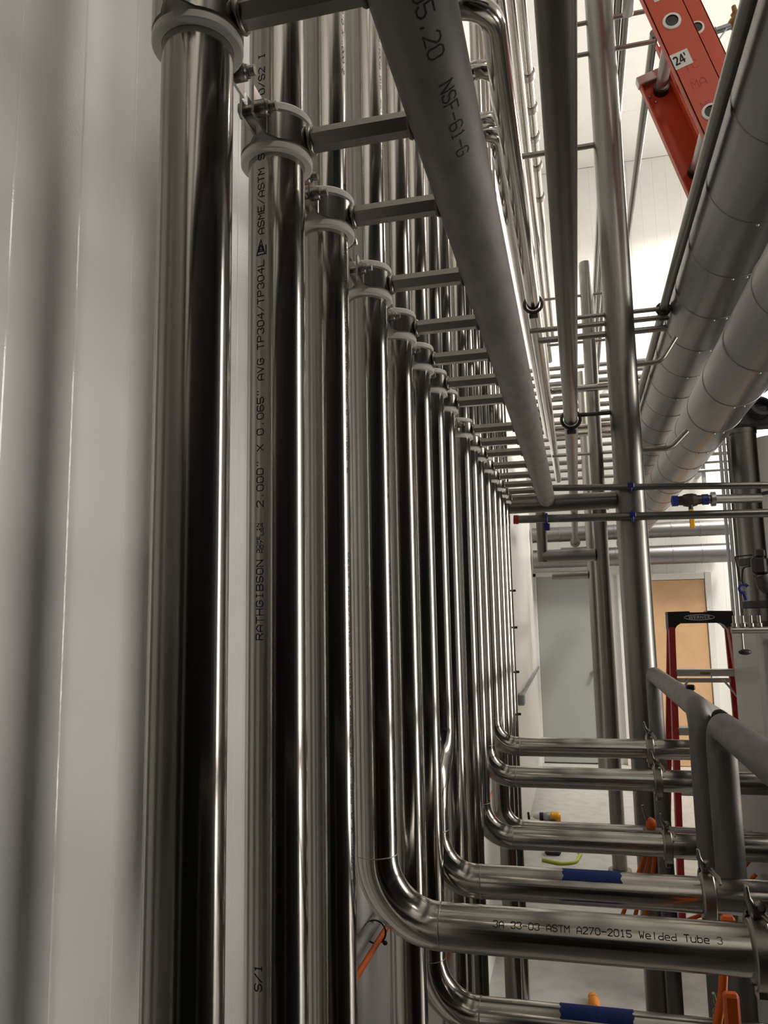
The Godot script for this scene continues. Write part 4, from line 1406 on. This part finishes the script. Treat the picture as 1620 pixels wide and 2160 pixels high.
func floor_things():
	# cordless drill lying near the wall
	var t := thing("cordless_drill", "yellow and black cordless drill lying on the far floor", "drill", "", Vector3(-0.335, 0, -6.64))
	var b := MB.new()
	b.lathe(Vector3(0.12, 0.045, 0), Vector3.LEFT, [Vector2(0, 0), Vector2(0.036, 0.004), Vector2(0.042, 0.02), Vector2(0.042, 0.075), Vector2(0.036, 0.082)], 18)
	part("motor_housing", b, M.yellow, t)
	b = MB.new()
	b.lathe(Vector3(0.04, 0.045, 0), Vector3.LEFT, [Vector2(0.036, 0), Vector2(0.037, 0.03), Vector2(0.03, 0.06)], 18)
	part("gear_case", b, M.galv, t)
	b = MB.new()
	b.lathe(Vector3(-0.02, 0.045, 0), Vector3.LEFT, [Vector2(0.034, 0), Vector2(0.032, 0.03)], 18)
	part("collar", b, M.black, t)
	b = MB.new()
	b.lathe(Vector3(-0.05, 0.045, 0), Vector3.LEFT, [Vector2(0.028, 0), Vector2(0.022, 0.03), Vector2(0.012, 0.05), Vector2(0.004, 0.055), Vector2(0.003, 0.08)], 18)
	part("chuck", b, M.clear, t)
	b = MB.new()
	b.box(Vector3(0.06, 0.02, 0.09), Vector3(0.045, 0.038, 0.13), 0.01)
	part("grip", b, M.black, t)
	b = MB.new()
	b.tube(PackedVector3Array([Vector3(-0.135, 0.02, 0), Vector3(-0.14, 0.075, 0)]), 0.009, 10)
	part("side_handle", b, M.black, t)
	b = MB.new()
	b.box(Vector3(-0.255, 0.032, -5.80), Vector3(0.11, 0.064, 0.09), 0.012)
	solo("battery_pack", b, M.darkbox, "dark battery pack on the floor below the lowest far level tube", "battery")
	b = MB.new()
	b.tube(bend([Vector3(-0.32, 0.01, -5.62), Vector3(-0.20, 0.01, -5.55), Vector3(-0.10, 0.01, -5.60), Vector3(-0.065, 0.01, -5.80), Vector3(-0.11, 0.01, -6.0)], 0.08, 7), 0.011, 12)
	solo("hose_piece", b, M.green, "short yellow green hose curled on the floor", "hose")
	# orange foam ear plug
	t = thing("ear_plug", "small orange foam plug lying on the floor at the bottom", "ear plug", "", Vector3(-0.02, 0, -3.66))
	b = MB.new()
	b.lathe(Vector3(-0.005, 0.018, -0.05), Vector3(0.12, 0.05, 1.0), [Vector2(0, 0), Vector2(0.014, 0.004), Vector2(0.02, 0.016), Vector2(0.022, 0.055), Vector2(0.024, 0.06)], 20)
	part("tip", b, M.foam, t)
	b = MB.new()
	b.lathe(Vector3(0.002, 0.02, 0.008), Vector3(0.12, -0.05, 1.0), [Vector2(0.024, 0), Vector2(0.024, 0.012), Vector2(0.016, 0.035), Vector2(0.010, 0.042), Vector2(0, 0.043)], 20)
	part("flange", b, M.foam, t)

# tall dark switchgear behind and to the right of the camera, which the tubes mirror
func out_of_frame_cabinets():
	var defs := [[Vector3(1.25, 0, 0.7), Vector3(0.7, 3.3, 3.70), "long run of tall dark switchgear to the right of the camera"], [Vector3(1.85, 0, -4.25), Vector3(0.8, 4.25, 1.7), "tall dark switchgear beyond the right edge of the picture"], [Vector3(-0.05, 0, 2.2), Vector3(0.8, 2.3, 0.6), "tall dark switchgear cabinet behind the camera"]]
	for d in defs:
		var sz: Vector3 = d[1]
		var t := thing("switchgear", d[2], "cabinet", "dark switchgear cabinets", d[0])
		var b := MB.new()
		b.box(Vector3(0, sz.y / 2 + 0.05, 0), sz, 0.01)
		part("body", b, M.darkbox, t)
		b = MB.new()
		b.box(Vector3(0, 0.025, 0), Vector3(sz.x - 0.06, 0.05, sz.z - 0.06), 0.0)
		part("plinth", b, M.black, t)
		var n := int(round(sz.z / 0.8)) if sz.z > 1.0 else 1
		for k in n:
			b = MB.new()
			if sz.z > 1.0: b.box(Vector3(-sz.x / 2 - 0.008, sz.y / 2 + 0.05, -sz.z / 2 + (k + 0.5) * sz.z / n), Vector3(0.016, sz.y - 0.1, sz.z / n - 0.02), 0.004)
			else: b.box(Vector3(0, sz.y / 2 + 0.05, -sz.z / 2 - 0.008), Vector3(sz.x - 0.04, sz.y - 0.1, 0.016), 0.004)
			part("door", b, M.darkbox, t)
	# steel walkway deck over the right hand side, which keeps the lamps off the near floor
	var w := thing("walkway_deck", "steel walkway deck high up beyond the right edge of the picture", "walkway", "", Vector3(2.3, 4.4, -5.2))
	var m := MB.new()
	m.box(Vector3.ZERO, Vector3(2.4, 0.06, 3.4), 0.004)
	part("deck_plate", m, M.galv, w)
	for x in [-1.1, 1.1]:
		m = MB.new()
		m.box(Vector3(x, -0.11, 0), Vector3(0.1, 0.16, 3.4), 0.004)
		part("deck_beam", m, M.galv, w)
	for z in [-1.5, 1.5]:
		m = MB.new()
		m.box(Vector3(1.1, -2.29, z), Vector3(0.1, 4.2, 0.1), 0.004)
		part("deck_leg", m, M.galv, w)
		m = MB.new()
		m.tube(PackedVector3Array([Vector3(-1.0, 0.03, z), Vector3(-1.0, CEIL_Y - 4.405, z)]), 0.008, 8)
		part("hanger_rod", m, M.galv, w)
